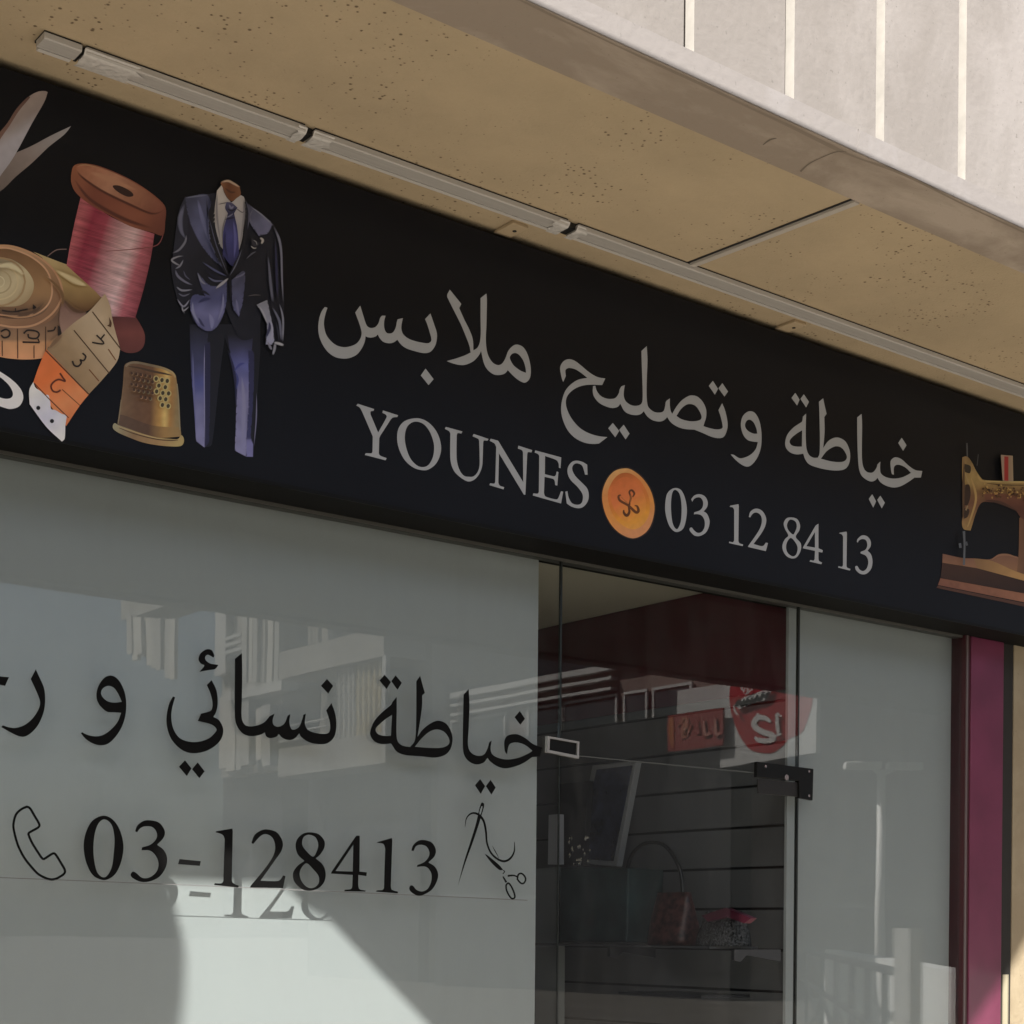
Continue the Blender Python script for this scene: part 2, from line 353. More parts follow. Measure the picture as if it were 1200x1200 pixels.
def drawing(name, frame, layers, to_world, step, mt, parent, label=None, colour=False, paper=(0.0075, 0.0083, 0.0118)):
    """frame = (origin x, origin y, zoom) of the tracing; layers = [(shape, colour or colour function, spacing)]"""
    ox, oy, z = frame; V, Fc, Cc = [], [], []; done = []
    def under(x, y):                            # colour already printed at this point
        for bx, vs_, ts_, cs_ in reversed(done):
            if not (bx[0] <= x <= bx[1] and bx[2] <= y <= bx[3]): continue
            for i, j, k in ts_:
                a_, b_, c_ = vs_[i], vs_[j], vs_[k]
                dn = (b_.y - c_.y) * (a_.x - c_.x) + (c_.x - b_.x) * (a_.y - c_.y)
                if abs(dn) < 1e-9: continue
                u = ((b_.y - c_.y) * (x - c_.x) + (c_.x - b_.x) * (y - c_.y)) / dn
                if u < -1e-4 or u > 1.0001: continue
                w = ((c_.y - a_.y) * (x - c_.x) + (a_.x - c_.x) * (y - c_.y)) / dn
                if w < -1e-4 or u + w > 1.0001: continue
                return tuple(cs_[i][q] * u + cs_[j][q] * w + cs_[k][q] * (1 - u - w) for q in range(3))
        return paper
    for li, ly in enumerate(layers):
        shp, col, sp = (ly + (None, None))[:3] if isinstance(ly, tuple) and not isinstance(ly[0], str) else (ly, None, None)
        vs, fs = shape_mesh(shp, sp)
        n0 = len(V); soft = ly[3] if isinstance(ly, tuple) and len(ly) > 3 else None
        rim = {(round(p[0], 2), round(p[1], 2)) for p in (shp[1] if shp[0] == 'poly' else smooth_closed(parse(shp[1])))} if soft else ()
        nv = len(vs) // 4 if not isinstance(shp, list) and shp[0] == 'soft' else 0
        for v in vs:
            V.append(to_world(ox + v.x / z, oy + v.y / z, step * (li + 1)))
            if colour:
                c = col(v.x, v.y) if callable(col) else col; al = 1.0; i_ = len(V) - 1 - n0
                if soft and (round(v.x, 2), round(v.y, 2)) in rim: al = 0.0
                if nv:
                    al = 1.0 if nv <= i_ < 3 * nv else 0.0
                    e_ = min(i_ % nv, nv - 1 - i_ % nv) / max(1, nv - 1) * 5; al *= min(1.0, e_)
                if al < 1:
                    g = under(v.x, v.y); c = tuple(g[q] + (c[q] - g[q]) * al for q in range(3))
                Cc.append((*c[:3], 1.0))
        Fc += [[i + n0 for i in f] for f in fs]
        if colour:
            xs = [v.x for v in vs]; ys = [v.y for v in vs]
            done.append(((min(xs), max(xs), min(ys), max(ys)), vs, [(f[0], f[q], f[q + 1]) for f in fs for q in range(1, len(f) - 1)], Cc[n0:]))
    me = bpy.data.meshes.new(name); me.from_pydata([tuple(v) for v in V], [], Fc)
    if colour:
        a = me.color_attributes.new('ink', 'FLOAT_COLOR', 'POINT')
        for i, c in enumerate(Cc): a.data[i].color = c
    me.update()
    # make every face look out to the street (-Y) or along the plane's own normal
    bm = bmesh.new(); bm.from_mesh(me)
    for f in bm.faces:
        if f.normal.dot(f.calc_center_median() - CAM) > 0: f.normal_flip()
    bm.to_mesh(me); bm.free()
    o = link(name, me, mt, parent)
    if label: o['label'] = label
    return o
def on_sign(x, y, off): return onY(x, y, SIGN_Y - 0.0008 - off)
def on_glass(x, y, off): return onY(x, y, GLASS_Y - 0.0012 - off)
def shift(s, dx, dy):
    return ' '.join(f"{x+dx:g},{y+dy:g}{'!' if c else ''}" for x, y, c in parse(s))

# ------------------------------------------------------------------ lettering traced from the photograph
SIN = ("165,238! 190,245! 172,300 158,370 160,430 180,500 225,560 280,600 345,615 410,605 465,578 500,530 510,480 500,430 480,370 450,290! 497,225! "
       "520,300 545,380 565,420 600,435 640,425 668,390 685,340 700,320! 735,320! 722,370 722,430 740,475 770,487 805,475 830,430 840,380 848,353! 897,343! "
       "885,400 884,450 905,500 960,540 1040,565 1120,578 1150,570 1165,545 1150,480 1125,400 1105,352! 1155,298! 1190,400 1215,480 1215,540 1200,600 1170,645 1140,665 1090,670 1020,655 940,630 885,595 845,545! "
       "810,570 765,578 715,565 680,530 662,495! 640,515 600,525 565,520 547,512! 540,560 515,620 470,680 410,712 350,722 270,710 200,665 150,600 115,520 103,440 112,350 135,280")
MLA = ("297,75! 405,210! 385,248! 430,350 480,450 512,540 518,645! 555,620 578,570 587,480 585,350 585,155! 640,112! 645,170 643,300 640,420 635,520 640,620 660,700 700,760 750,783 790,765 820,715 845,650 885,605 930,590 985,615 1025,680 1050,770 1057,850 1045,910 1010,945 970,940 910,900 840,830! "
       "815,860 770,875 710,870 650,825 615,760 590,650! 570,690 520,745 450,778 390,782 320,765 268,745! 350,722 430,695 492,665! 480,600 450,520 400,400 340,280 290,180 272,130")
MLA_H = "860,708 880,678 915,670 950,690 985,740 1005,800 1012,855! 960,835 900,790 870,745"
HA = ("160,462! 185,405! 180,355 195,336 225,330 280,345 340,385 385,422! 300,440 230,485 180,545 150,630 140,720 155,810 200,910 270,985 360,1030 440,1042 495,1038! 575,978! 500,970 410,945 320,895 250,820 205,740 185,665 195,600 240,545 310,505 400,487 525,490! 555,428! 500,420 450,400 390,360 320,300 260,258 205,248 160,270 132,320 135,370 148,430")
SLY = ("440,500! 460,495! 475,545 510,590 560,615 610,620 650,610 680,570 690,530 705,502! 738,490! 730,540 728,590 745,640 790,675 840,685 885,672 902,640 905,560 900,400 893,170! 943,125! 950,250 945,400 942,560 948,660 965,705 1010,740 1060,748 1100,735 1115,690 1120,655 1127,638! "
       + shift("200,375! 200,440 208,490 222,520! 260,455 310,395 370,355 410,347 460,360 510,410 540,480 540,550 525,600 515,635! 560,650 630,665 680,660 695,640 680,560 655,485! 690,420! 715,480 735,560 742,630 730,690 705,735 660,748 590,735 510,700 430,668! 340,662 270,640 210,600 175,550!", 960, 240)
       + " 1105,820 1060,832 1000,820 950,785 915,735! 890,760 850,772 790,765 735,735 695,665! 670,695 620,705 560,690 495,655 450,600 437,550")
SLY_H = shift("262,540! 300,480 345,440 390,427 440,445 475,490 497,545 485,575 440,588 380,588 310,570", 960, 240)
WAW = "770,900! 800,905 850,935 900,930 960,900 1005,850 1025,785! 980,780 930,765 890,720 868,650 868,590 885,540 920,505 960,495 1000,515 1035,575 1055,660 1060,760 1050,850 1020,930 975,990 930,1015 880,1000 820,955"
WAW_H = "905,620 920,585 950,575 985,600 1010,655 1020,705! 985,705 940,685 912,655"
TTA = ("245,290! 268,268! 266,350 266,450 272,520 290,560 320,578 350,578! 362,550 365,450 362,300 358,185! 388,160! 398,210 412,270! 396,292! 398,400 388,510! 420,465 460,440 500,438 545,465 572,520 578,570 570,620 545,655 500,668 430,665 350,648 290,625 262,590 248,550! 200,555 155,540 125,505 122,460 140,410 180,365 225,335 240,322")
TTA_H1 = "240,385! 200,410 165,440 152,465 165,490 200,500 238,500!"
TTA_H2 = "372,585! 410,535 455,505 490,498 525,515 552,560 550,590 520,608 450,605"
KYA = ("627,295! 658,270! 662,350 660,500 662,600 675,655 700,680 735,682 760,655 770,625! 790,605! 788,650 795,690 830,715 880,725 930,720 970,705 1005,685! 970,650 930,630 900,630 885,650 885,698! 870,690 862,640 862,605 875,585 900,575 940,590 990,635 1035,665 1085,672! 1075,718! 1030,718! 985,750 930,780 880,788 830,775 790,750 770,720! 750,740 720,745 680,725 650,690 635,620 628,450")
SIGN_ARABIC = [
    ((360, 330, 8), [[SIN], O("1110,815! 1185,915! 1138,970! 1065,880!")]),
    ((490, 330, 8), [[MLA, MLA_H]]),
    ((640, 390, 8), [[HA], [SLY, SLY_H], O("625,845! 685,920! 648,980! 582,895!"), O("727,862! 782,945! 745,1000! 685,910!")]),
    ((760, 420, 8), [O("603,210! 652,285! 622,340! 565,258!"), O("692,232! 745,310! 712,358! 655,280!"), [WAW, WAW_H]]),
    ((900, 440, 6), [[TTA, TTA_H1, TTA_H2], O("192,122! 222,170! 205,212! 165,158!"), O("252,132! 288,185! 268,225! 228,165!"), [KYA],
                     O("940,438! 974,490! 950,530! 916,475!"), O("733,835! 760,885! 740,930! 708,868!"), O("790,845! 822,895! 800,935! 768,875!")]),
]
SIGN_NAME = [
    ((410, 460, 8), [
        O("60,122! 75,105! 228,155! 222,172! 195,178 194,205! 265,375! 343,235 338,208 305,190! 310,168! 452,213! 445,230! 405,234 385,250! 285,405! 275,430! 272,570! 285,592 345,615! 335,635! 140,585! 150,568! 200,570 212,555! 215,412! 115,180! 92,140"),
        ["600,242 680,250 760,300 825,390 855,500 845,590 805,670 740,720 680,728 600,705 520,640 465,540 443,440 455,340 510,270", "620,272 690,295 745,360 780,450 790,520 780,600 745,670 700,697 640,690 575,630 535,540 515,440 525,350 560,295"],
        O("890,340! 900,322! 1055,365! 1045,385! 1012,380 1002,398! 1000,560 1005,650 1030,730 1070,780 1120,790 1160,785 1195,750 1215,690 1216,590 1212,455! 1203,434 1150,410! 1160,388! 1300,435! 1290,452! 1258,450 1250,468! 1245,620 1240,690 1215,760 1175,810 1130,832 1090,828 1030,790 980,740 950,670 940,580 942,385! 930,362")]),
    ((550, 490, 8), [
        O("190,212! 200,192! 270,212! 505,600! 503,320! 492,300 455,285! 460,258! 590,300! 582,322! 552,318 543,335! 525,720! 510,715! 278,330! 272,605! 285,632 328,648! 320,668! 188,628! 195,610! 232,614 243,598! 252,270! 238,240 215,225"),
        O("612,322! 618,302! 862,368! 855,470! 840,465! 835,420 810,390 710,355! 708,525! 790,545 810,535 818,500! 835,505! 825,632! 805,628! 800,590 785,570 705,550! 700,700! 715,735 800,760 830,755 860,685! 880,690! 860,800! 595,725! 600,705! 640,708 652,690! 655,352! 643,336"),
        O("1108,530! 1105,437! 1060,410 1005,398 960,412 925,460 922,520 950,580 1010,640 1055,700 1065,750 1050,798 1010,812 960,795 930,740 920,685! 900,690! 913,800! 960,830 1020,845 1070,830 1110,780 1120,720 1105,660 1060,610 1000,550 970,500 965,460 985,430 1020,425 1060,450 1085,530!")]),
]
SIGN_NUMBER = [
    ((690, 530, 8), [
        ["820,335 870,360 905,440 920,540 910,640 885,715 840,745 800,740 755,690 725,600 715,510 730,400 770,350", "810,352 845,380 865,450 870,550 862,650 835,715 810,712 785,660 772,560 772,450 785,375"],
        O("960,440! 990,405 1040,393 1090,415 1115,465 1110,510 1085,545 1075,552! 1110,580 1132,640 1125,700 1095,755 1040,785 990,780 950,740 945,715 965,705 985,730 1020,755 1060,745 1085,700 1085,640 1060,595 1020,580 985,582! 990,562! 1040,545 1068,510 1070,460 1045,425 1010,425 985,440 970,465!")]),
    ((840, 550, 6), [
        O("90,264! 95,255! 152,245! 155,260! 152,505! 160,520 185,528! 182,540! 85,518! 88,508! 112,513 122,500! 122,285! 112,268"),
        O("225,335! 235,300 265,278 300,280 330,305 348,350 340,400 310,455 258,525! 320,540 345,515! 360,518! 345,575! 218,545! 225,533! 290,440 315,380 312,330 285,305 255,310 235,338!"),
        ["525,338 565,350 585,390 580,430 555,475 590,520 590,570 565,615 530,627 490,610 465,570 462,530 480,490 503,465 480,420 470,380 490,345", "525,353 555,370 562,405 550,440 535,458 505,430 493,395 505,362", "520,482 550,510 568,550 560,595 535,612 500,590 487,550 495,510"],
        ["715,382! 715,555! 745,568! 742,585! 715,580! 715,630! 720,645 740,655! 735,668! 652,648! 658,637! 680,642 688,630! 690,573! 605,555! 608,545! 695,395!", "690,440! 630,540! 690,550!"],
        O("860,450! 865,445! 912,438! 915,450! 912,680! 918,692 940,700! 936,712! 852,690! 856,680! 878,685 887,675! 888,472! 878,457"),
        O("985,510! 990,490 1020,465 1055,470 1080,500 1082,540 1060,572! 1085,600 1095,650 1085,700 1050,735 1010,735 980,710 973,685 988,680 1005,705 1030,715 1055,695 1065,650 1050,610 1010,590! 1012,580! 1045,565 1058,535 1050,500 1025,490 1000,500 992,515!")]),
]
WIN_ARABIC = [
    ((0, 760, 7.5), [
        O("-150,225! 0,245! 80,252! 45,328! 0,318! -150,330!"),
        O("315,182! 350,260 385,340 397,420 392,520 370,600 330,680 270,745 210,775 150,765 80,730 10,690! 25,675! 80,692 140,697 220,670 290,610 340,530 352,470 330,400 270,268!"),
        ["710,745! 722,735! 760,755 820,770 890,765 960,725 1030,650 1065,565! 1000,560 940,555 885,510 852,450 850,380 875,310 920,255 970,237 1020,255 1065,310 1100,400 1110,500 1100,600 1070,690 1020,770 960,830 900,850 830,840 760,800", "888,390 905,350 950,328 1000,345 1040,400 1070,468! 1010,475 950,465 905,430"]]),
    ((180, 750, 5.217), [
        O("372,95! 355,62 320,58 285,85 275,120 290,145 310,157 280,195! 330,185 375,178 397,152! 370,148 345,143 320,125 315,105 330,90 350,98 365,108!"),
        O("355,245! 385,310 392,390 380,445 365,470! 400,490 425,540 420,590 390,635 330,675 260,692 200,685 150,655 105,600 82,530 80,460 95,390 118,345! 132,350! 115,410 108,470 120,540 155,595 210,620 275,622 340,600 380,560 382,540 350,515 270,495! 290,450! 330,440 355,425 360,380 345,320 325,275!"),
        O("192,735! 232,785! 203,832! 155,775!"), O("270,748! 312,803! 280,845! 235,790!"),
        O("497,115! 540,80! 542,200 540,350 538,470 555,515 590,528 640,520 680,500 710,465! 740,450! 728,490 735,520 765,530 800,510 820,462! 836,453! 830,500 840,540 860,548 890,530 910,480 915,457! 931,450! 925,510 945,550 1000,570 1060,572 1080,545 1075,490 1055,430! 1088,385! 1110,450 1118,520 1105,590 1065,630 1010,637 950,625 905,595 890,570! 865,600 830,612 790,600 765,575! 750,592 715,600 690,590 680,565! 650,580 600,588 550,575 515,535 497,470"),
        O("1060,238! 1098,280! 1068,328! 1023,280!")]),
    ((420, 780, 5.4545), [
        ["215,235! 245,200! 245,300 243,420 250,480 280,510 330,520! 360,480 368,400 370,250 370,100! 395,65! 408,115 425,175! 408,190! 405,280 378,455! 410,410 460,370 510,352 560,370 590,415 602,470 590,530 555,570 490,588 400,580 300,572 245,550 220,515 208,498! 160,502 110,490 80,455 78,410 105,350 150,300 195,262 210,250", "215,315! 170,345 120,390 110,415 130,440 170,450 208,448!", "362,518! 400,470 450,425 500,408 550,425 580,470 575,505 530,525 440,525"],
        O("168,58! 208,105! 180,150! 135,95!"), O("238,62! 278,110! 250,155! 210,100!"),
        O("672,185! 705,150! 710,250 705,400 700,500 715,550 755,575 800,570 825,530 835,492! 852,478! 845,530 855,565 890,588 950,600 1020,590 1080,565 1112,545! 1070,510 1020,492 980,495 960,515 950,568! 936,545 932,490 945,455 975,440 1020,440 1070,465 1115,500 1175,525! 1160,582! 1110,585! 1060,620 1000,645 940,657 890,645 845,615 825,590! 800,620 755,632 710,615 680,580 668,530 668,400"),
        O("1032,290! 1065,340! 1035,378! 998,330!"), O("778,725! 810,770! 782,820! 745,765!"), O("845,730! 878,780! 850,825! 815,770!")]),
]
WIN_NUMBER = [
    ((0, 930, 6), [
        ["725,155 790,180 840,250 868,360 855,470 815,560 760,602 710,605 650,570 605,480 588,370 605,270 650,190", "740,182 785,220 805,310 800,420 785,520 750,580 715,585 680,545 660,450 658,350 672,260 700,200"],
        O("950,265! 965,225 1010,192 1060,188 1120,205 1158,260 1150,310 1105,360! 1150,395 1175,450 1165,520 1120,585 1050,618 990,620 935,595 918,570 935,548 960,560 1000,592 1050,590 1100,550 1115,490 1090,430 1050,400 995,398! 998,378! 1060,358 1100,315 1100,270 1070,235 1020,230 985,245 965,272!")]),
    ((190, 940, 6), [
        O("122,400! 272,415! 265,448! 112,436!"),
        O("375,212! 380,205! 495,185! 497,210! 490,550! 500,570 540,588! 535,600! 365,583! 370,570! 415,571 430,555! 440,262! 430,235 410,222"),
        O("628,285! 650,230 700,197 750,193 810,215 848,280 840,340 800,400 692,552! 810,555 835,540 850,515! 868,520! 850,605! 618,600! 622,588! 720,470 780,380 795,310 775,250 730,225 690,240 640,295!"),
        ["1040,212 1100,225 1140,270 1140,320 1110,370 1080,395! 1130,440 1150,500 1140,560 1100,605 1040,622 980,610 930,560 920,500 950,450 1000,413! 955,370 938,310 950,260 990,222", "1040,230 1080,250 1098,300 1085,350 1060,383 1015,345 985,300 990,255 1010,235", "1015,430 1060,470 1100,520 1100,570 1070,600 1030,602 990,570 968,520 975,470"]]),
    ((360, 930, 7.5), [
        ["462,370! 460,685! 525,692! 520,725! 450,715! 448,800! 460,840 515,852! 510,862! 325,858! 330,845! 380,840 395,825! 400,715! 208,703! 215,685! 430,370!", "405,450! 250,680! 400,685!"],
        O("612,432! 620,425! 745,390! 748,410! 735,810! 745,845 800,862! 795,877! 605,862! 612,850! 660,847 675,830! 685,482! 675,450 655,438"),
        O("915,500! 930,455 975,415 1030,408 1095,430 1130,490 1120,550 1065,605! 1120,640 1150,700 1140,770 1095,845 1020,890 970,897 920,870 897,840 905,810 930,810 960,845 1010,860 1060,835 1090,770 1090,700 1055,650 1015,640 965,645! 968,628! 1030,600 1070,550 1070,500 1040,460 990,450 955,465 935,505!")]),
]
HANDSET = [((0, 930, 6), [stroke("190,92 212,105 245,160 275,212 272,235 240,255 205,275 202,292 225,345 262,405 300,458 325,450 375,420 398,438 430,490 455,535 452,562 420,585 390,600 345,602 275,570 225,520 170,450 125,360 98,260 95,210 112,148 150,110", 17, closed=True, sub=3)])]
NEEDLE = [((510, 920, 8.571), [
    ["470,175 492,190 485,240 460,320 440,390 380,570 300,790 225,1020! 290,770 350,580 400,420 425,320 440,250 455,200", "466,212 476,220 462,278 450,300 444,280 452,245"],
    stroke("300,420 312,340 350,292 400,282 450,310 490,370 510,470 520,580 560,680 630,745 700,765 760,730 795,660 795,570", [4, 10, 16, 20, 24, 22, 20, 18, 18, 20, 22, 20, 14, 5]),
    O("497,692! 525,705 640,800 683,853! 640,850 560,775"), stroke("683,855 697,868 680,892", 9),
    stroke("728,912 790,908 828,925", [20, 16, 14]), stroke("825,945 835,900 865,888 898,915 908,950 890,985 860,985", 17, closed=True),
    stroke("680,918 715,978", [14, 20]), stroke("712,1005 735,985 765,1020 795,1090 798,1130 770,1140 740,1105 715,1050", 17, closed=True),
    stroke("575,612 600,660 625,705 640,735", [3, 8, 6, 3])])]
def lettering(name, groups, to_world, mt, parent, label=None, apart=False):
    """one mesh of lettering; with apart=True every character is a mesh of its own"""
    V, Fc, out = [], [], None; k = 0
    def done():
        me = bpy.data.meshes.new(name); me.from_pydata(V, [], Fc); me.update()
        bm = bmesh.new(); bm.from_mesh(me)
        for f in bm.faces:
            if f.normal.y > 0: f.normal_flip()
        bm.to_mesh(me); bm.free()
        o = link(name, me, mt, parent)
        if label: o['label'] = label
        return o
    for (ox, oy, z), shapes in groups:
        for sh in shapes:
            vs, fs = shape_mesh(sh); n0 = len(V); k += 1
            V += [tuple(to_world(ox + v.x / z, oy + v.y / z, 0.00006 * k)) for v in vs]; Fc += [[i + n0 for i in f] for f in fs]
            if apart: done(); V, Fc = [], []
    if not apart: return done()

# ------------------------------------------------------------------ ground
def struct(name, mb, mt): o = mb.build(name, mt); o['kind'] = 'structure'; return o
mb = MB(); mb.add([(-220, -220, 0), (260, -220, 0), (260, 220, 0), (-220, 220, 0)], [[0, 1, 2, 3]])
struct('ground', mb, dirty_mat('dusty_ground', (0.13, 0.12, 0.105), (0.10, 0.09, 0.08), 0.5, 0.6))
mb = MB(); mb.box(-60, 70, -10.5, -0.9, 0.004, 0.012)
struct('road', mb, dirty_mat('asphalt', (0.06, 0.058, 0.056), (0.042, 0.041, 0.04), 0.5, 1.2, bump=0.3))
mb = MB(); mb.box(-60, 22, -0.75, 8.6, 0.0, 0.13); 
struct('pavement', mb, dirty_mat('pavement_tiles', (0.26, 0.235, 0.20), (0.20, 0.18, 0.15), 0.45, 1.3, bump=0.2))
mb = MB(); mb.box(-60, 22, -0.9, -0.752, 0.0, 0.15)
struct('kerb', mb, dirty_mat('kerb_stone', (0.42, 0.41, 0.39), (0.3, 0.29, 0.27), 0.4, 2.0))

# ------------------------------------------------------------------ the shop's building
bld = empty('shop_building', (3, 4.2, 0.13), 'cream concrete building whose plastered canopy and ribbed parapet shade the tailor shop', 'building')
X0, X1 = -7.0, 14.0
o = MB().box(X0, X1, 2.93, 4.1, SOF, SOF + 0.10).build('canopy_soffit', M['soffit'], bld)
soffit = o
# metal joint strip across the soffit and the dark slot beside it
a, b = onZ(805, 310, SOF), onZ(1003, 233.5, SOF)
d = (b - a).normalized(); nrm = Vector((d.y, -d.x, 0))
def bar(p, q, w0, w1, z0, z1, mb):
    e = (q - p).normalized(); s = Vector((-e.y, e.x, 0))
    mb.prism([Vector((*(p + s * w0).xy, z0)), Vector((*(q + s * w0).xy, z0)), Vector((*(q + s * w1).xy, z0)), Vector((*(p + s * w1).xy, z0))], (0, 0, z1 - z0))
mb = MB(); bar(a, b, -0.005, 0.016, SOF - 0.009, SOF + 0.01, mb); mb.build('joint_strip', mat('zinc_strip', (0.50, 0.46, 0.41), 0.5), soffit)
mb = MB(); bar(a, b, -0.014, -0.005, SOF - 0.0015, SOF + 0.01, mb); mb.build('joint_slot', M['gapm'], soffit)
# edge beam and ribbed parapet
MB().box(X0, X1, 2.753, 2.935, SOF - 0.004, SOF + 0.05).build('edge_beam', M['beam'], bld)
def under_beam(x, y, off): return onZ(x, y, SOF - 0.0046 - off * .2)
drawing('crack', (0, 0, 1), [(stroke("560,-24 640,15 700,43 760,71 820,98 880,127 930,150 975,172 1002,184 1060,205 1130,240 1230,286", [1, 2.5, 1.2, 2.6, 3.2, 2.2, 3.5, 4.5, 2.0, 3, 1.6, 2.5]), None, None)], under_beam, .0002, mat('crack_dirt', (0.27, 0.22, 0.175), .95), bld)
drawing('crack', (0, 0, 1), [(stroke("894,170 902,164 910,162", [.8, 1.8, .8]), None, None)], under_beam, .0004, mat('crack_dirt_mid', (0.17, 0.14, 0.11), .95), bld)
drawing('crack', (0, 0, 1), [(stroke("938,201 948,192 962,185 980,178 992,178", [2.2, 1.5, .8, 1.1, .5]), None, None)], under_beam, .0006, mat('crack_dirt_dark', (0.19, 0.155, 0.12), .95), bld)
par = MB()
for xa, xb in ((X0, 3.262), (3.265, X1)): par.box(xa, xb, FASC_Y, 2.80, SOF - 0.002, 3.66)
parapet_band = par.build('parapet_band', M['band'], bld)
gx = []; k = 2.677
ribs = [2.677 + (3.710 - 2.677) / 3 * i for i in range(-27, 31)]
mb = MB(); GW, GD = 0.034, 0.045
edge = [(X0, FASC_Y)]
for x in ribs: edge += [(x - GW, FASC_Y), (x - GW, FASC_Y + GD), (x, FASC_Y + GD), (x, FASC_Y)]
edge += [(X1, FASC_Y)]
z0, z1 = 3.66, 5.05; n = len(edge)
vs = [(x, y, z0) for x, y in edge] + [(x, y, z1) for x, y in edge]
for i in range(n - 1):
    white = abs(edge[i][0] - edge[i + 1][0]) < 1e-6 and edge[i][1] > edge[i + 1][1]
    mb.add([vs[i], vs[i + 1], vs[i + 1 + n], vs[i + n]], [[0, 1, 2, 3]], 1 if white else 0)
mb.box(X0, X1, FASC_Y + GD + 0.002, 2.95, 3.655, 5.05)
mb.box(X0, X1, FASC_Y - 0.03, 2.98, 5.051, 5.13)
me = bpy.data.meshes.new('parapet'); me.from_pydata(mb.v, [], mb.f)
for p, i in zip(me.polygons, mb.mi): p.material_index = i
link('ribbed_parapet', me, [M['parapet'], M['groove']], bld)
# walls round the shop
mb = MB(); mb.box(X0, X1, 3.94, 4.1, 2.905, SOF - 0.001); mb.box(X0, X1, 4.102, 4.3, SOF + 0.101, 7.6); mb.box(X0, 0.05, 3.80, 8.6, 0.13, 2.74)
mb.box(X0, 0.148, 3.79, 4.1, 2.7401, 2.906); mb.box(6.602, X1, 3.835, 4.1, 2.743, 2.906)
mb.build('upper_wall', M['cream'], bld)
def px_x(x, y, Y): return onY(x, y, Y).x
XP = [px_x(1114.5, 900, BOARD_Y - .002), px_x(1130, 900, 3.835), px_x(1133.5, 900, 3.832), px_x(1137.5, 900, 3.833), px_x(1175.5, 900, 3.833)]
XW = px_x(1187.3, 900, 3.845)
MB().box(XW, X1, 3.845, 4.08, 0.13, 2.7425).build('side_wall', M['cream'], bld)
col_ = MB().box(XP[3], XP[4], 3.833, 3.94, 0.13, 2.7425).build('pilaster', M['burg'], bld, bevel=0.003)
MB().box(XP[0], max(XP[1], XP[0] + .004), 3.835, 3.94, 0.13, 2.7425).build('door_frame', M['burgdark'], bld)
MB().box(max(XP[1], XP[0] + .004) + 0.001, XP[2], 3.831, 3.90, 0.13, 2.7425).build('frame_trim', mat('dull_trim', (0.13, 0.10, 0.10), 0.4), bld)
MB().box(XP[2] + 0.001, XP[3] - 0.001, 3.838, 3.92, 0.13, 2.7425).build('frame_rebate', M['burgdark'], bld)
MB().box(XP[4] + 0.001, XW - 0.001, 3.8485, 3.99, 0.13, 2.7425).build('wall_gap', M['gapm'], bld)
MB().tube([((XP[4] + XW) / 2, 3.844, 0.13), ((XP[4] + XW) / 2, 3.844, onY(1181, 1142, 3.844).z)], 0.0135, 10).build('conduit', mat('beige_conduit', (0.30, 0.27, 0.19), 0.5), bld)
MB().box(0.2, XP[0] - .002, 3.846, 3.885, 2.734, 2.7425).build('head_channel', mat('dull_channel', (0.075, 0.074, 0.066), 0.5), bld)
MB().box(0.05, XP[0] - .002, 3.82, 3.90, 0.131, 0.17).build('sill', M['burgdark'], bld)
# inside of the shop
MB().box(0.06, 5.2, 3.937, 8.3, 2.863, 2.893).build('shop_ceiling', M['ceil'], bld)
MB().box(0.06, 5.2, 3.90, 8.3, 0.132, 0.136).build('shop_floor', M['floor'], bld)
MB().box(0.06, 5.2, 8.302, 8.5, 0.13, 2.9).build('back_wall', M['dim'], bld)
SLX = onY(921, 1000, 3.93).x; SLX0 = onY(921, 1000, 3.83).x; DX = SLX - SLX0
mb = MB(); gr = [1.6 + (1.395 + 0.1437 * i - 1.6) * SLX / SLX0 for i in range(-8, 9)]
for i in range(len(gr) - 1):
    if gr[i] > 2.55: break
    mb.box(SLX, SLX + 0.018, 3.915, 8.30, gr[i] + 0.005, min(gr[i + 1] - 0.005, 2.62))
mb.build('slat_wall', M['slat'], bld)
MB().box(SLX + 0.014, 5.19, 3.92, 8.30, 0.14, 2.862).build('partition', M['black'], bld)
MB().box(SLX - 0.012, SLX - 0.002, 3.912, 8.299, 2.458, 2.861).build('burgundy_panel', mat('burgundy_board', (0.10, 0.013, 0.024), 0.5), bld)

# white boards standing just behind the glass
XL = px_x(630, 800, BOARD_Y)
o = MB().box(0.1, XL, BOARD_Y, BOARD_Y + 0.012, 0.14, 2.741).build('window_board', M['board']); tag(o, 'wide white board closing the shop window behind the black phone number', 'board')
XR0 = px_x(922, 1000, BOARD_Y)
o = MB().box(XR0, XP[0] - .001, BOARD_Y, BOARD_Y + 0.012, 0.14, 2.741).build('window_board', M['board']); tag(o, 'narrow white board behind the glass between the door and the burgundy pilaster', 'board')

# ------------------------------------------------------------------ glass
def pane(name, x0, x1, z0, z1, label, cat):
    o = MB().box(x0, x1, GLASS_Y, GLASS_Y + 0.010, z0, z1).build(name, M['glass']); tag(o, label, cat); return o
JX, HX = px_x(657.5, 780, GLASS_Y), px_x(936, 850, GLASS_Y)
DZ = 2.142
win = pane('window_pane', 0.2, JX - 0.004, 0.172, 2.734, 'large shop window pane with black Arabic lettering and a phone number', 'window')
door = pane('glass_door', JX + 0.004, HX - 0.004, 0.172, DZ - 0.002, 'frameless glass door with a silver clamp and a black corner fitting', 'door')
tran = pane('transom_pane', JX + 0.004, HX - 0.004, DZ + 0.002, 2.734, 'glass transom pane above the door, under the black sign', 'window')
side = pane('side_pane', HX + 0.004, XP[0] - .002, 0.172, 2.734, 'narrow tall glass pane between the door and the burgundy pilaster', 'window')
MB().box(JX - 0.0035, JX + 0.0035, GLASS_Y + 0.001, GLASS_Y + 0.009, DZ, 2.7335).build('joint_seal', M['edge'], win)
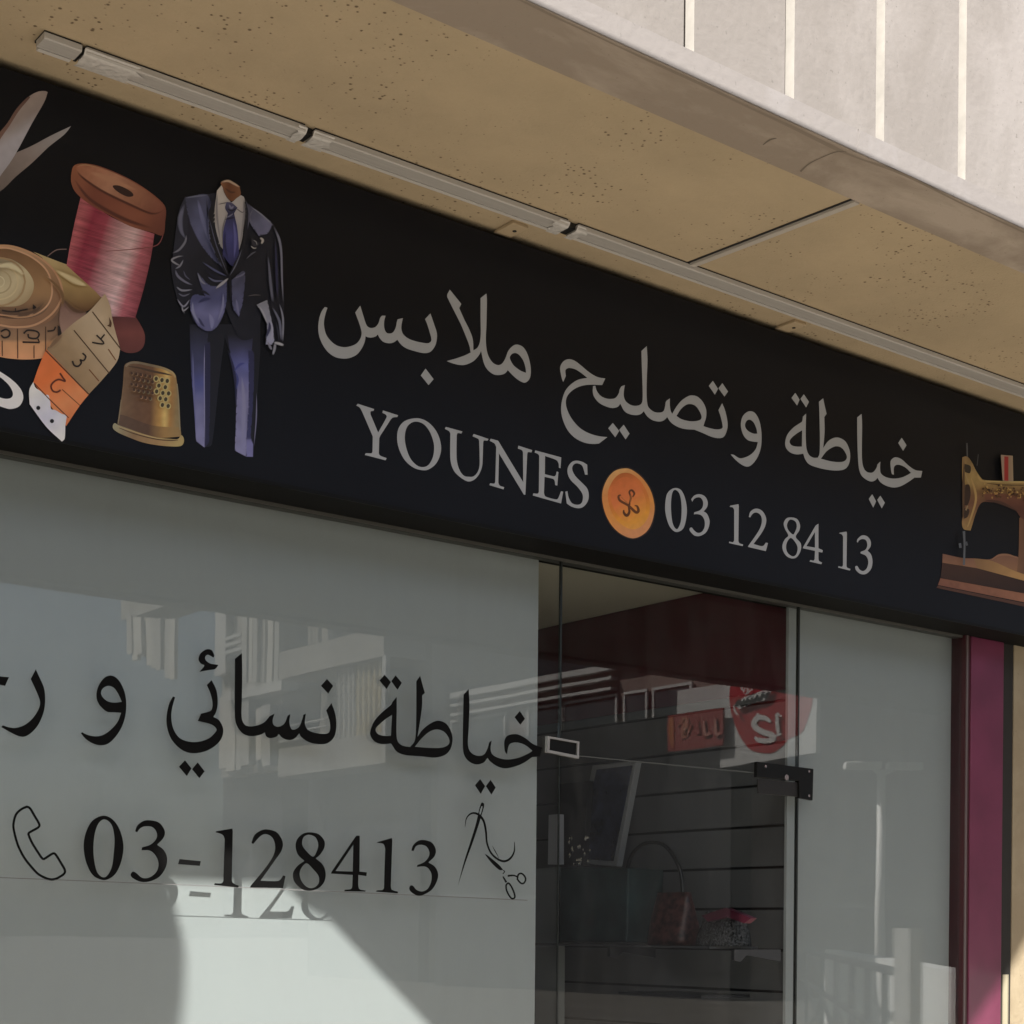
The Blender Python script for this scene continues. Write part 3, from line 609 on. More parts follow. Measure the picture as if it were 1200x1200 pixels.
MB().box(JX - 0.0015, JX + 0.0015, GLASS_Y + 0.002, GLASS_Y + 0.008, 0.175, DZ - .002).build('joint_seal', M['edge'], win)
MB().box(HX - 0.0035, HX + 0.0035, GLASS_Y + 0.001, GLASS_Y + 0.012, 0.175, 2.7335).build('joint_seal', M['edge'], side)
MB().box(JX + 0.004, HX - 0.004, GLASS_Y + 0.002, GLASS_Y + 0.008, DZ - 0.0015, DZ + 0.0015).build('edge_strip', mat('polished_glass_edge', (0.10, 0.105, 0.10), 0.3), tran)
lettering('shop_lettering', WIN_ARABIC, on_glass, M['black_ink'], win)
lettering('digit', WIN_NUMBER, on_glass, M['black_ink'], win, apart=True)
lettering('handset_icon', HANDSET, on_glass, M['black_ink'], win)
lettering('needle_icon', NEEDLE, on_glass, M['black_ink'], win)
lettering('film_edge', [((0, 0, 1), [stroke("-60,1026 250,1038.5 618,1055", 1.1)])], on_glass, M['film'], win)
# silver clamp on the joint
G1 = GLASS_Y - 0.014
q = [onY(x, y, G1) for x, y in ((642, 862.5), (679, 869), (678.5, 889), (641.5, 881.5))]
qi = [onY(x, y, G1) for x, y in ((644.6, 865.2), (676.8, 871), (676.2, 885.3), (644, 879))]
mb = MB()
for i in range(4):
    mb.prism([q[i], q[(i + 1) % 4], qi[(i + 1) % 4], qi[i]], (0, 0.013, 0))
cl = mb.build('glass_clamp', mat('bright_clamp', (0.50, 0.50, 0.49), 0.28, metal=0.7), door)
MB().prism([p + Vector((0, 0.006, 0)) for p in qi], (0, 0.007, 0)).build('clamp_plate', M['blackmetal'], cl)
# black patch fitting at the corner of the door
G2 = GLASS_Y - 0.016
def poly(pts, Y): return [onY(x, y, Y) for x, y in pts]
fit = MB().prism(poly([(887.5, 892.5), (953.5, 901), (952.5, 938), (937, 935), (936.5, 915), (887, 910.5)], G2), (0, 0.015, 0)).build('patch_fitting', M['blackmetal'], door, bevel=0.0015)
for sx, sy in ((897.5, 898), (948.5, 904), (948.5, 932.5)):
    c = onY(sx, sy, G2 - 0.001)
    MB().tube([c, c + Vector((0, 0.002, 0))], 0.0048, 12).build('screw', M['steel'], fit)
c = onY(922, 911, G2 - 0.004)
MB().tube([c, c + Vector((0, 0.01, 0))], 0.010, 14).build('pivot', M['steel'], fit)
MB().prism(poly([(888, 913), (936, 917), (936, 934), (889, 930)], GLASS_Y - 0.008), (0, 0.006, 0)).build('lower_clamp', mat('smoked_clamp', (0.02, 0.02, 0.02), 0.3, 0.4), fit, bevel=0.001)

# ------------------------------------------------------------------ light battens under the soffit
def batten(xa, xb, label, wrap_a, wrap_b):
    y0, y1, zt, zb = 3.522, 3.586, SOF - .005, SOF - 0.020
    t = empty('light_batten', ((xa + xb) / 2, 3.56, SOF), label, 'lamp', 'light battens under the canopy')
    mb = MB().box(xa + .001, xb - .001, y0 + .003, y1 - .003, zt, SOF - .0005); mb.build('back_plate', M['gapm'], t)
    mb = MB()
    prof = [(y0, zt - .0005), (y0 + .001, zb + .003), (y0 + .004, zb), (y1 - .017, zb), (y1 - .0155, zt - .0005)]
    mb.prism([Vector((xa, y, z)) for y, z in prof], (xb - xa, 0, 0)); mb.build('housing', M['plastic'], t)
    mb = MB()
    prof = [(y1 - .0145, zt - .0005), (y1 - .0145, zb - .001), (y1 - .003, zb - .0015), (y1, zb + .002), (y1, zt - .0005)]
    mb.prism([Vector((xa + .006, y, z)) for y, z in prof], (xb - xa - .012, 0, 0)); mb.build('lip', M['plastic_lip'], t)
    for flag, xs, sg in ((wrap_a, xa, 1), (wrap_b, xb, -1)):
        if not flag: continue
        L = flag; mb = MB(); nx, ny = 30, 12; vs = []
        for i in range(nx + 1):
            for j in range(ny + 1):
                u = i / nx; v = j / ny
                y = y0 - .002 + (y1 - y0 + .003) * v
                z = zb - .0025 - .007 * abs(noise.noise(Vector((xs * 3 + u * 6 * L / .2 + v, v * 2.1 - u, 1.7)))) * (1 - u) ** .7 * math.sin(v * 3.0 + .1)
                if v < .12: z = zb - .0025 + (.12 - v) / .12 * .012
                xx = xs + sg * (u * L * (0.7 + .6 * abs(noise.noise(Vector((v * 2.3, xs, 9.2))))) - .004)
                vs.append((xx, y, z))
        fs = [[i * (ny + 1) + j, (i + 1) * (ny + 1) + j, (i + 1) * (ny + 1) + j + 1, i * (ny + 1) + j + 1] for i in range(nx) for j in range(ny)]
        mb.add(vs, fs); mb.build('loose_film', M['filmwrap'], t, smooth=True)
    return t
def zx(x, y): return onZ(x, y, SOF - 0.03).x
xs = [zx(52, 50), zx(96, 66), zx(101, 68), zx(360, 158), zx(371, 162), zx(668, 268), zx(680, 272)]
batten(xs[0], xs[1], 'short blank batten cap at the left end of the canopy lights', 0, 0)
batten(xs[2], xs[3], 'grey batten light with crumpled film on its left end, above the suit and thread pictures', .17, .03)
batten(xs[4], xs[5], 'middle grey batten light under the canopy, above the first Arabic word', .07, .05)
batten(xs[6], 7.4, 'long right hand batten light crossing the soffit joint', .04, 0)
for xa, xb in ((xs[1], xs[2]), (xs[3], xs[4]), (xs[5], xs[6])):
    o = MB().box(xa + .002, xb - .002, 3.535, 3.58, SOF - .017, SOF - .001).build('batten_connector', M['black'])
    tag(o, {0: 'small black connector beside the blank batten cap', 1: 'small black connector between the film wrapped battens', 2: 'small black connector by the torn corner of the long batten'}[[xs[1], xs[3], xs[5]].index(xa)], 'connector', 'connectors between battens')
for px0, lab in ((600, 'small sand coloured plate on the soffit above the words with the YOUNES name'), (933, 'small sand coloured plate on the soffit toward the right, near the soffit joint')):
    yc = 266 if px0 == 600 else 378
    c = onZ(px0, yc, SOF)
    t = MB().box(c.x - .028, c.x + .028, 3.628, 3.715, SOF - .010, SOF - .0005).build('fixing_plate', M['plate'], bevel=0.002)
    tag(t, lab, 'plate', 'fixing plates above the sign')
    MB().tube([(c.x + .008, 3.665, SOF - .0115), (c.x + .008, 3.665, SOF - .0098)], .006, 12).build('screw', M['gapm'], t)

# ------------------------------------------------------------------ goods inside, seen dimly through the door
def on_wall(x, y, X=4.06): return onX(x, y, X + DX)
def slab(name, pts, X, depth, mt, parent=None, bevel=0):
    return MB().prism([onX(x, y, X + DX) for x, y in pts], (depth, 0, 0)).build(name, mt, parent, bevel)
pf = slab('picture_frame', [(694, 897), (745.5, 892), (722.5, 1015.5), (671, 1011)], 4.05, 0.03, mat('silver_frame', (0.30, 0.30, 0.31), 0.35), bevel=0.003)
tag(pf, 'tilted dark picture in a silver frame hung on the grey slat wall', 'picture')
slab('picture', [(699, 902), (741, 897), (718.5, 1009), (677, 1006)], 4.0475, 0.002, mat('night_blue_print', (0.018, 0.022, 0.045), 0.25, var=0.9, vscale=16), pf)
o = slab('cabinet', [(655.5, 919), (689, 915), (683, 1014), (655, 1014)], 4.02, 0.06, mat('black_cabinet', (0.012, 0.012, 0.013), 0.5)); tag(o, 'black cabinet panel left of the tilted picture, inside the shop', 'cabinet')
o = slab('lamp_strip', [(643, 955), (654, 954), (654, 1013), (642, 1013)], 3.98, 0.03, mat('pale_plastic_strip', (0.55, 0.54, 0.58), 0.5)); tag(o, 'pale vertical plastic strip by the window edge inside the shop', 'strip')
o = slab('display_post', [(628, 1018), (653, 1016), (652, 1320), (627, 1320)], 3.96, 0.04, mat('grey_post_paint', (0.23, 0.24, 0.24), 0.6)); tag(o, 'grey display post standing beside the edge of the white window board', 'post')
o = slab('storage_box', [(656, 1016), (736, 1017), (734, 1104), (656, 1104)], 3.90, 0.18, mat('dark_green_box', (0.016, 0.034, 0.034), 0.45, var=0.5, vscale=9), bevel=0.006); tag(o, 'dark green blue box standing on the shelf', 'box')
zs = on_wall(780, 1108, 3.88).z
ya, yb = onX(884, 1108, 4.08 + DX).y, onX(650, 1106, 4.0 + DX).y
sh = MB().box(3.86 + DX, 4.098 + DX, ya, yb, zs - .008, zs).build('wall_shelf', mat('smoked_shelf', (0.07, 0.07, 0.075), 0.2)); tag(sh, 'smoked shelf on the slat wall carrying the handbags and the green box', 'shelf')
for px0 in (722, 868):
    yy = onX(px0, 1115, 3.9 + DX).y
    MB().prism([Vector((4.098 + DX, yy, zs - .009)), Vector((3.87 + DX, yy, zs - .009)), Vector((3.87 + DX, yy, zs - .045)), Vector((3.90 + DX, yy, zs - .05)), Vector((3.93 + DX, yy, zs - .028)), Vector((4.098 + DX, yy, zs - .05))], (0, .014, 0)).build('bracket', mat('dark_bracket', (0.05, 0.05, 0.055), 0.4), sh)
sh2 = MB().box(3.86 + DX, 4.098 + DX, 4.0, onX(772, 1150, 4.06 + DX).y, zs - .18, zs - .17).build('wall_shelf', mat('black_shelf', (0.025, 0.025, 0.028), 0.35)); tag(sh2, 'empty black shelf lower on the slat wall', 'shelf')
def bag(name, cx, y0, y1, w, mt, lab, handle):
    X = 3.96 + DX; c = onX(cx, (y0 + y1) / 2, X); zb = zs + .001; h = onX(cx, y0, X).z - zb
    t = empty(name, (X, c.y, zb), lab, 'bag', None); bm = bmesh.new()
    bmesh.ops.create_grid(bm, x_segments=1, y_segments=1, size=1); bm.clear()
    rows = []
    for i in range(9):
        u = i / 8; sw = w / 2 * (1.0 - .22 * u ** 2) ; sd = .065 * (1 - .75 * u) + .006
        rows.append([bm.verts.new((X + sd * math.copysign(abs(math.sin(a)) ** .6, math.sin(a)), c.y + sw * math.copysign(abs(math.cos(a)) ** .6, math.cos(a)) + .006 * noise.noise(Vector((u * 4, a, cx))), zb + h * u)) for a in [2 * math.pi * k / 28 for k in range(28)]])
    for i in range(8):
        for k in range(28): bm.faces.new((rows[i][k], rows[i][(k + 1) % 28], rows[i + 1][(k + 1) % 28], rows[i + 1][k]))
    bm.faces.new(rows[0][::-1]); bm.faces.new(rows[8]); me = bpy.data.meshes.new('body'); bm.to_mesh(me); bm.free()
    for p in me.polygons: p.use_smooth = True
    link('body', me, mt, t)
    if handle:
        P = [onX(x, y, X) for x, y in handle]
        MB().tube(smooth3(P), .0075, 8).build('handle', mat('black_bag_handle', (0.012, 0.012, 0.012), 0.3), t, smooth=True)
    return t
def smooth3(P): return [Vector(p) for p in smooth_open([tuple(p) for p in P], 6)]
bag('handbag', 790, 1046, 1106, .20, mat('wine_red_leather', (0.060, 0.022, 0.020), 0.4, var=.75, vscale=42), 'wine red handbag with a tall arched black handle, on the shelf', [(800, 1052), (797, 1020), (782, 994), (765, 987), (749, 992), (737, 1010), (732, 1050)])
seq = mat('dark_sequins', (0.10, 0.10, 0.105), 0.22, metal=0.5, var=.98, vscale=130, bump=1.0, bscale=170)
t = bag('handbag', 848, 1068, 1106, .20, seq, 'small sequinned clutch bag with a red flap beside the wine red handbag', None)
fl = [onX(x, y, 3.895 + DX) for x, y in ((822, 1073), (850, 1064), (880, 1076), (872, 1082), (850, 1074), (830, 1080))]
MB().prism(fl, (.03, 0, 0)).build('flap', mat('crimson_flap', (0.10, 0.016, 0.035), 0.4), t)
# a little crystal ornament
random.seed(3); c0 = onX(678, 1014, 3.945 + DX)
orn = empty('crystal_ornament', tuple(c0), 'sparkling little crystal ornament on the dark green box', 'ornament')
cm = mat('cut_crystal', (0.75, 0.74, 0.72), 0.12, metal=0.8)
for k in range(22):
    c = onX(random.gauss(679, 6), random.uniform(980, 1013), 3.93 + DX + random.uniform(0, .03)); r = random.uniform(.003, .0075)
    mb = MB(); mb.add([c + Vector(p) * r for p in ((1, 0, 0), (-1, 0, 0), (0, 1, 0), (0, -1, 0), (0, 0, 1.6), (0, 0, -1.6))], [[0, 2, 4], [2, 1, 4], [1, 3, 4], [3, 0, 4], [2, 0, 5], [1, 2, 5], [3, 1, 5], [0, 3, 5]])
    mb.build('crystal', cm, orn)

# ------------------------------------------------------------------ the sign
sign = empty('shop_sign', (3.3, SIGN_Y + 0.04, SIGN_B), 'long black shop sign printed with grey Arabic words, a phone number and sewing pictures', 'sign')
SX0, SX1 = 0.15, 6.6
MB().box(SX0, SX1, SIGN_Y, 3.936, SIGN_B, SIGN_T).build('sign_panel', M['vinyl'], sign)
mb = MB(); mb.box(SX0, SX1, SIGN_Y - 0.003, SIGN_Y - 0.0002, SIGN_B - 0.002, SIGN_B + 0.008); mb.build('bottom_trim', M['blackmetal'], sign)
MB().box(SX0, SX1, SIGN_Y + 0.002, 3.935, SIGN_B - 0.0016, SIGN_B - 0.0004).build('underside', M['black_ink'], sign)
lettering('arabic_lettering', SIGN_ARABIC, on_sign, M['white_ink'], sign)
lettering('letter', SIGN_NAME, on_sign, M['white_ink'], sign, apart=True)
lettering('digit', SIGN_NUMBER, on_sign, M['white_ink'], sign, apart=True)

# printed pictures: flat ink in many small patches of colour, as on the print itself, plus sun painted on the tape end
def stops(t, *st):
    if t <= st[0][0]: return st[0][1]
    for (a, ca), (b, cb) in zip(st, st[1:]):
        if t <= b:
            u = (t - a) / (b - a); return tuple(x + (y - x) * u for x, y in zip(ca, cb))
    return st[-1][1]
def grad(ax, ay, *st, grain=0.10, gs=0.02, streak=None):
    """colour that changes along the direction (ax, ay) of the drawing"""
    st = [(p, ink(*c)) for p, c in st]
    def f(x, y):
        c = stops(x * ax + y * ay, *st); g = noise.noise(Vector((x * gs, y * gs, 3.3))) * grain
        if streak:
            dx, dy, s, am = streak; g += noise.noise(Vector(((x * dx + y * dy) * s, (x * -dy + y * dx) * s * .06, 8.1))) * am
        return tuple(max(0, v * (1 + g)) for v in c)
    return f
flat = lambda *c: ink(*c)
ST = 0.00012
def art(name, frame, layers, label=None): return drawing(name, frame, layers, on_sign, ST, M['ink'], sign, label, colour=True)

# scissors
art('printed_scissors', (0, 80, 6.667), [
    (O("125,660! 250,605 400,525 555,452! 500,520 380,615 250,740 120,850 -10,970 -260,1100 -300,1000! -100,860!"), grad(.75, -.66, (-650, (78, 68, 64)), (-300, (98, 86, 82)), (60, (112, 106, 106)), (130, (108, 104, 106)))  , 26),
    (O("-300,1020! -40,560 60,425 130,315 220,225 290,185 345,177 373,186! 345,265 250,430 160,600 90,720 0,845 -160,1080!"), grad(.5, .86, (330, (112, 98, 92)), (430, (104, 92, 88)), (540, (124, 117, 121)), (760, (114, 108, 112))), 24),
    (O("-300,1020! -45,560 60,425 130,315 215,225 235,228 150,330 80,440 -20,590 -260,1010!"), grad(0, 1, (230, (72, 52, 46)), (560, (84, 62, 54))), 30)])
# spool of thread
TH = grad(.95, .30, (255, (104, 58, 60)), (370, (122, 62, 66)), (440, (98, 32, 44)), (520, (104, 42, 52)), (640, (140, 108, 108)), (700, (150, 122, 122)), (770, (124, 66, 72)), (850, (92, 40, 46)), grain=.12, streak=(-.30, .95, .11, .55))
art('printed_spool', (40, 180, 5), [
    (O("440,965! 480,948 590,950! 622,1000 648,1060 643,1125 605,1162 540,1166 480,1130 430,1060"), grad(0, 1, (950, (62, 30, 30)), (1050, (84, 44, 40)), (1160, (70, 36, 33))), 22),
    (O("275,245! 330,290 450,370 580,430 705,470! 682,620 640,800 592,962! 510,955 440,955! 400,850 190,655! 215,510 245,370"), TH, 7),
    (stroke("190,560 130,565 78,602", [5, 6, 4]), flat(92, 74, 70), None),
    (stroke("420,572 560,562 690,546 735,522 758,468", [3, 5, 6, 6, 4]), flat(92, 50, 50), None),
    (O("240,66 330,61 450,98 600,172 720,258 770,318 768,400 755,478 690,462 560,425 440,360 330,300 250,235 220,180 218,118"), grad(.86, .5, (240, (104, 62, 44)), (420, (86, 46, 36)), (700, (98, 56, 42)), (850, (78, 42, 34))), 22),
    (O("258,72 345,70 480,118 620,192 735,280 757,325 690,343 560,290 400,215 285,142 248,98"), grad(.86, .5, (240, (112, 68, 50)), (480, (122, 84, 66)), (640, (106, 68, 52)), (800, (88, 50, 40)), streak=(-.5, .86, .05, .2)), 20),
    (sstroke("248,96 286,142 400,220 560,298 690,352 760,332", [8, 16, 20, 20, 16, 8]), flat(58, 30, 24), None), (sstroke("236,150 330,270 520,380 700,440", [10, 26, 30, 12]), flat(62, 32, 26), None), (sstroke("245,80 300,66 420,92", [6, 12, 6]), flat(120, 84, 62), None), (sstroke("330,110 440,150 600,215", [14, 44, 14]), flat(126, 88, 68), None),
    (O("460,190 500,188 562,218 582,246 545,252 490,224"), flat(36, 22, 20), None)])
# tape measure
TAN = (118, 94, 70)
T = [
    (O("180,115! 300,162 420,208 530,272 575,335! 520,405 450,442 380,418 330,360 300,250 240,160"), grad(0, 1, (130, (134, 114, 80)), (300, (116, 92, 58)), (430, (80, 54, 32))), 18),
    (O("-160,480! 0,480 240,470 330,400 400,440 410,500 330,560 255,640 240,690! 180,697 100,697 0,684 -160,640!"), grad(0, 1, (480, (84, 62, 48)), (590, (112, 84, 62)), (606, (146, 104, 72)), (690, (156, 108, 76))), 18),  # lighter lower strip is a sun patch painted into the ink
    (O("-160,100! 0,78 90,90 200,140 290,220 336,330 325,420 270,490 180,522 80,526 0,512 -160,470!"), grad(.5, .86, (100, (134, 106, 80)), (350, (112, 82, 58)), (560, (96, 68, 50))), 20),
    (O("-160,120! 0,96 90,106 190,156 260,232 282,330 260,420 190,466 80,478 0,470 -160,440!"), grad(0, 1, (100, (84, 58, 38)), (330, (116, 86, 58)), (470, (72, 52, 40))), 18),
    (O("-160,160! 0,148 70,160 140,210 182,280 170,350 120,400 40,412 -160,400!"), grad(.6, .8, (120, (112, 96, 74)), (260, (146, 130, 102)), (440, (112, 90, 64))), 16),
    (stroke("-160,452 0,456 100,470 190,455 260,400 282,320 256,222 180,150 80,105 0,95 -160,118", 9), flat(146, 110, 84), None),
    (stroke("-160,480 0,512 90,524 190,510 280,452 331,372 332,300 290,215 210,145 100,95 0,82 -160,98", 11), flat(138, 102, 76), None),
]
for r, c in ((30, (150, 136, 110)), (62, (128, 110, 84)), (96, (148, 130, 100)), (130, (122, 98, 70))):
    T.append((stroke(' '.join(f"{-10+r*1.12*math.cos(a):.1f},{278+r*math.sin(a):.1f}" for a in [2 * math.pi * k / 14 for k in range(14)]), 6 + r * .03, closed=True, sub=3), flat(*c), None))
INKD = flat(30, 22, 18); BRN = flat(84, 48, 26)
T += [(stroke("95,532 96,692", 5), flat(52, 34, 24), None), (stroke("12,596 13,680", 5), flat(52, 34, 24), None), (stroke("184,622 184,692", 5), flat(64, 40, 26), None), (stroke("247,520 247,672", 5), flat(52, 34, 24), None),
      (stroke("128,558 150,540 195,545 212,562 196,584 158,580 152,560", 9), INKD, None), (stroke("122,604 214,606", 9), INKD, None), (stroke("205,586 214,606", 7), INKD, None),
      (stroke("4,548 30,535 52,548 48,572 22,580 6,566", 9), INKD, None), (stroke("256,545 290,540 300,520", 8), INKD, None),
      (O("312,512! 356,545! 312,582!"), INKD, None), (O("178,398! 212,430! 176,452!"), INKD, None), (stroke("10,432 70,440 150,425", 7), INKD, None), (stroke("84,420 84,448", 5), INKD, None)]
T += [
    (O("335,375! 400,440 470,440! 430,500 335,560! 320,480"), grad(0, 1, (380, (84, 60, 52)), (540, (112, 86, 74))), 22),
    (O("568,342! 596,410 612,500 650,640! 632,710 560,800 480,886! 248,648! 310,580 400,500 480,440"), grad(.8, -.6, (-330, (88, 68, 50)), (-100, (112, 90, 66)), (120, (138, 118, 96)), (330, (120, 98, 74))), 20),
    (O("250,642! 482,886! 430,950 358,1058! 340,1040! 180,822! 210,735"), grad(.6, .8, (660, (152, 78, 42)), (800, (160, 80, 40)), (960, (158, 96, 60)), (1050, (150, 82, 48))), 16),  # orange brightened: sun on the tape end is painted in
    (O("180,820! 192,850 218,868 240,888 262,892 272,930 276,965 300,972 330,990 362,1000! 353,1058! 350,1125 335,1142! 250,1062 160,940! 158,865"), grad(.6, .8, (800, (164, 160, 166)), (960, (146, 140, 148)), (1100, (162, 158, 164))), 18),  # tip whitened as part of the same painted sun patch
    (stroke("185,826 272,918 372,1014", [5, 6, 5]), flat(72, 32, 20), None),
    (stroke("248,650 480,886", 7), flat(60, 36, 22), None), (stroke("400,540 590,772", 6), flat(56, 38, 26), None), (stroke("500,440 652,640", 6), flat(56, 38, 26), None),
    (stroke("336,860 432,946", 4), BRN, None), (stroke("482,752 535,815", 5), BRN, None), (stroke("586,642 626,702", 5), BRN, None),
    (ell(207, 960, 11, 11), flat(16, 14, 16), None), (ell(281, 1031, 11, 11), flat(16, 14, 16), None),
    (stroke("324,772 340,796 352,816 320,806 292,818 276,842 286,868 308,874 328,864", 9), flat(66, 30, 18), None),
    (stroke("446,664 464,682 452,704 434,700 440,716 424,734 402,730 392,706", 9), INKD, None),
    (stroke("498,606 562,612 522,566", 8), INKD, None), (stroke("545,588 566,562", 8), INKD, None),
    (O("590,468! 604,500 600,524! 580,515 590,508 592,492"), flat(60, 38, 26), None)]
T += [(sstroke("330,360 400,430 470,442", [10, 30, 10]), flat(64, 44, 30), None), (sstroke("250,250 330,330 340,420", [10, 26, 10]), flat(84, 60, 38), None),
      (sstroke("340,560 300,600 262,642", [10, 36, 10]), flat(88, 66, 48), None), 
      (sstroke("470,300 400,270 300,215", [10, 40, 12]), flat(148, 130, 98), None), (sstroke("-40,440 80,452 180,440 240,390", [20, 26, 26, 12]), flat(64, 46, 34), None), (sstroke("-40,200 60,190 130,240", [12, 36, 12]), flat(152, 138, 110), None)]
art('printed_tape_measure', (0, 270, 4.615), T)
lettering('initial_lettering', [((0, 270, 4.615), [["-150,720! -10,757! 60,804 110,855 126,905 105,950 60,966 20,958 -60,930 -150,900!", "-150,760! -10,790! 12,802 52,842 70,882 60,905 30,911 -10,900! -150,850!"]])], on_sign, M['sunlit_ink'], sign)  # whiter than the other letters: sunlight painted into this one
# thimble
body = grad(1, .05, (210, (98, 80, 58)), (260, (82, 62, 46)), (420, (74, 52, 38)), (580, (76, 52, 36)), (690, (132, 98, 54)), (740, (150, 124, 74)), (800, (116, 82, 46)), (880, (100, 84, 58)), grain=.15)
L = [(O("245,190 272,150 345,135 450,147 600,180 740,220 808,262 830,312 850,500 868,750 888,975! 600,990 400,930 250,880 168,842! 200,640 230,400"), body, 20),
     (O("172,790! 215,728 560,850 870,870! 888,975! 600,990 400,930 250,880 168,842!"), grad(1, 0, (200, (66, 50, 40)), (520, (62, 44, 34)), (700, (112, 84, 50)), (860, (106, 84, 54))), 20),
     (stroke("262,188 300,152 380,142 520,168 680,206 785,255 822,310", [20, 26, 26, 26, 26, 24, 18]), grad(1, 0, (260, (96, 82, 66)), (560, (84, 70, 54)), (800, (124, 104, 72))), None),
     (stroke("292,186 420,204 560,240 690,266 780,286", [8, 18, 24, 20, 8]), flat(54, 40, 30), None),
     (stroke("840,380 856,560 872,900", [10, 14, 14]), flat(104, 92, 72), None), (stroke("212,560 190,740 176,830", [10, 14, 12]), flat(94, 80, 62), None),
     (O("118,850 140,824 180,846 300,888 450,940 620,985 760,1000 850,1002 885,960 914,990 915,1040 880,1082 760,1086 600,1070 450,1040 300,985 180,932 124,890"), grad(.9, .4, (450, (112, 104, 82)), (700, (98, 76, 54)), (1000, (116, 90, 60)), (1250, (126, 108, 70))), 20),
     (stroke("190,878 320,930 470,975 640,1010 780,1018 850,1014", [6, 10, 12, 12, 12, 6]), flat(58, 40, 26), None),
     (stroke("175,860 310,905 460,955 620,995 770,1004", [4, 8, 9, 9, 4]), flat(132, 112, 76), None)]
for cx, cy in ((605, 325), (670, 340), (730, 350), (635, 402), (708, 420), (610, 468), (680, 485), (745, 490), (650, 545), (712, 556), (675, 620), (740, 632)):
    L += [(ell(cx, cy, 33, 37), flat(134, 116, 76), None), (ell(cx, cy, 19, 24, .2), flat(48, 40, 28), None)]
random.seed(11)
for r in range(5):
    for q in range(5):
        cx, cy = 330 + q * 52 + (r % 2) * 26, 262 + r * 62 + q * 9
        if r == 4 and q < 2: continue
        L += [(ell(cx + 5, cy + 6, 17, 20), flat(98 + random.randint(-12, 12), 78, 58), None), (ell(cx, cy, 14, 18), flat(52, 36, 28), None)]
art('printed_thimble', (120, 410, 9.6), L)
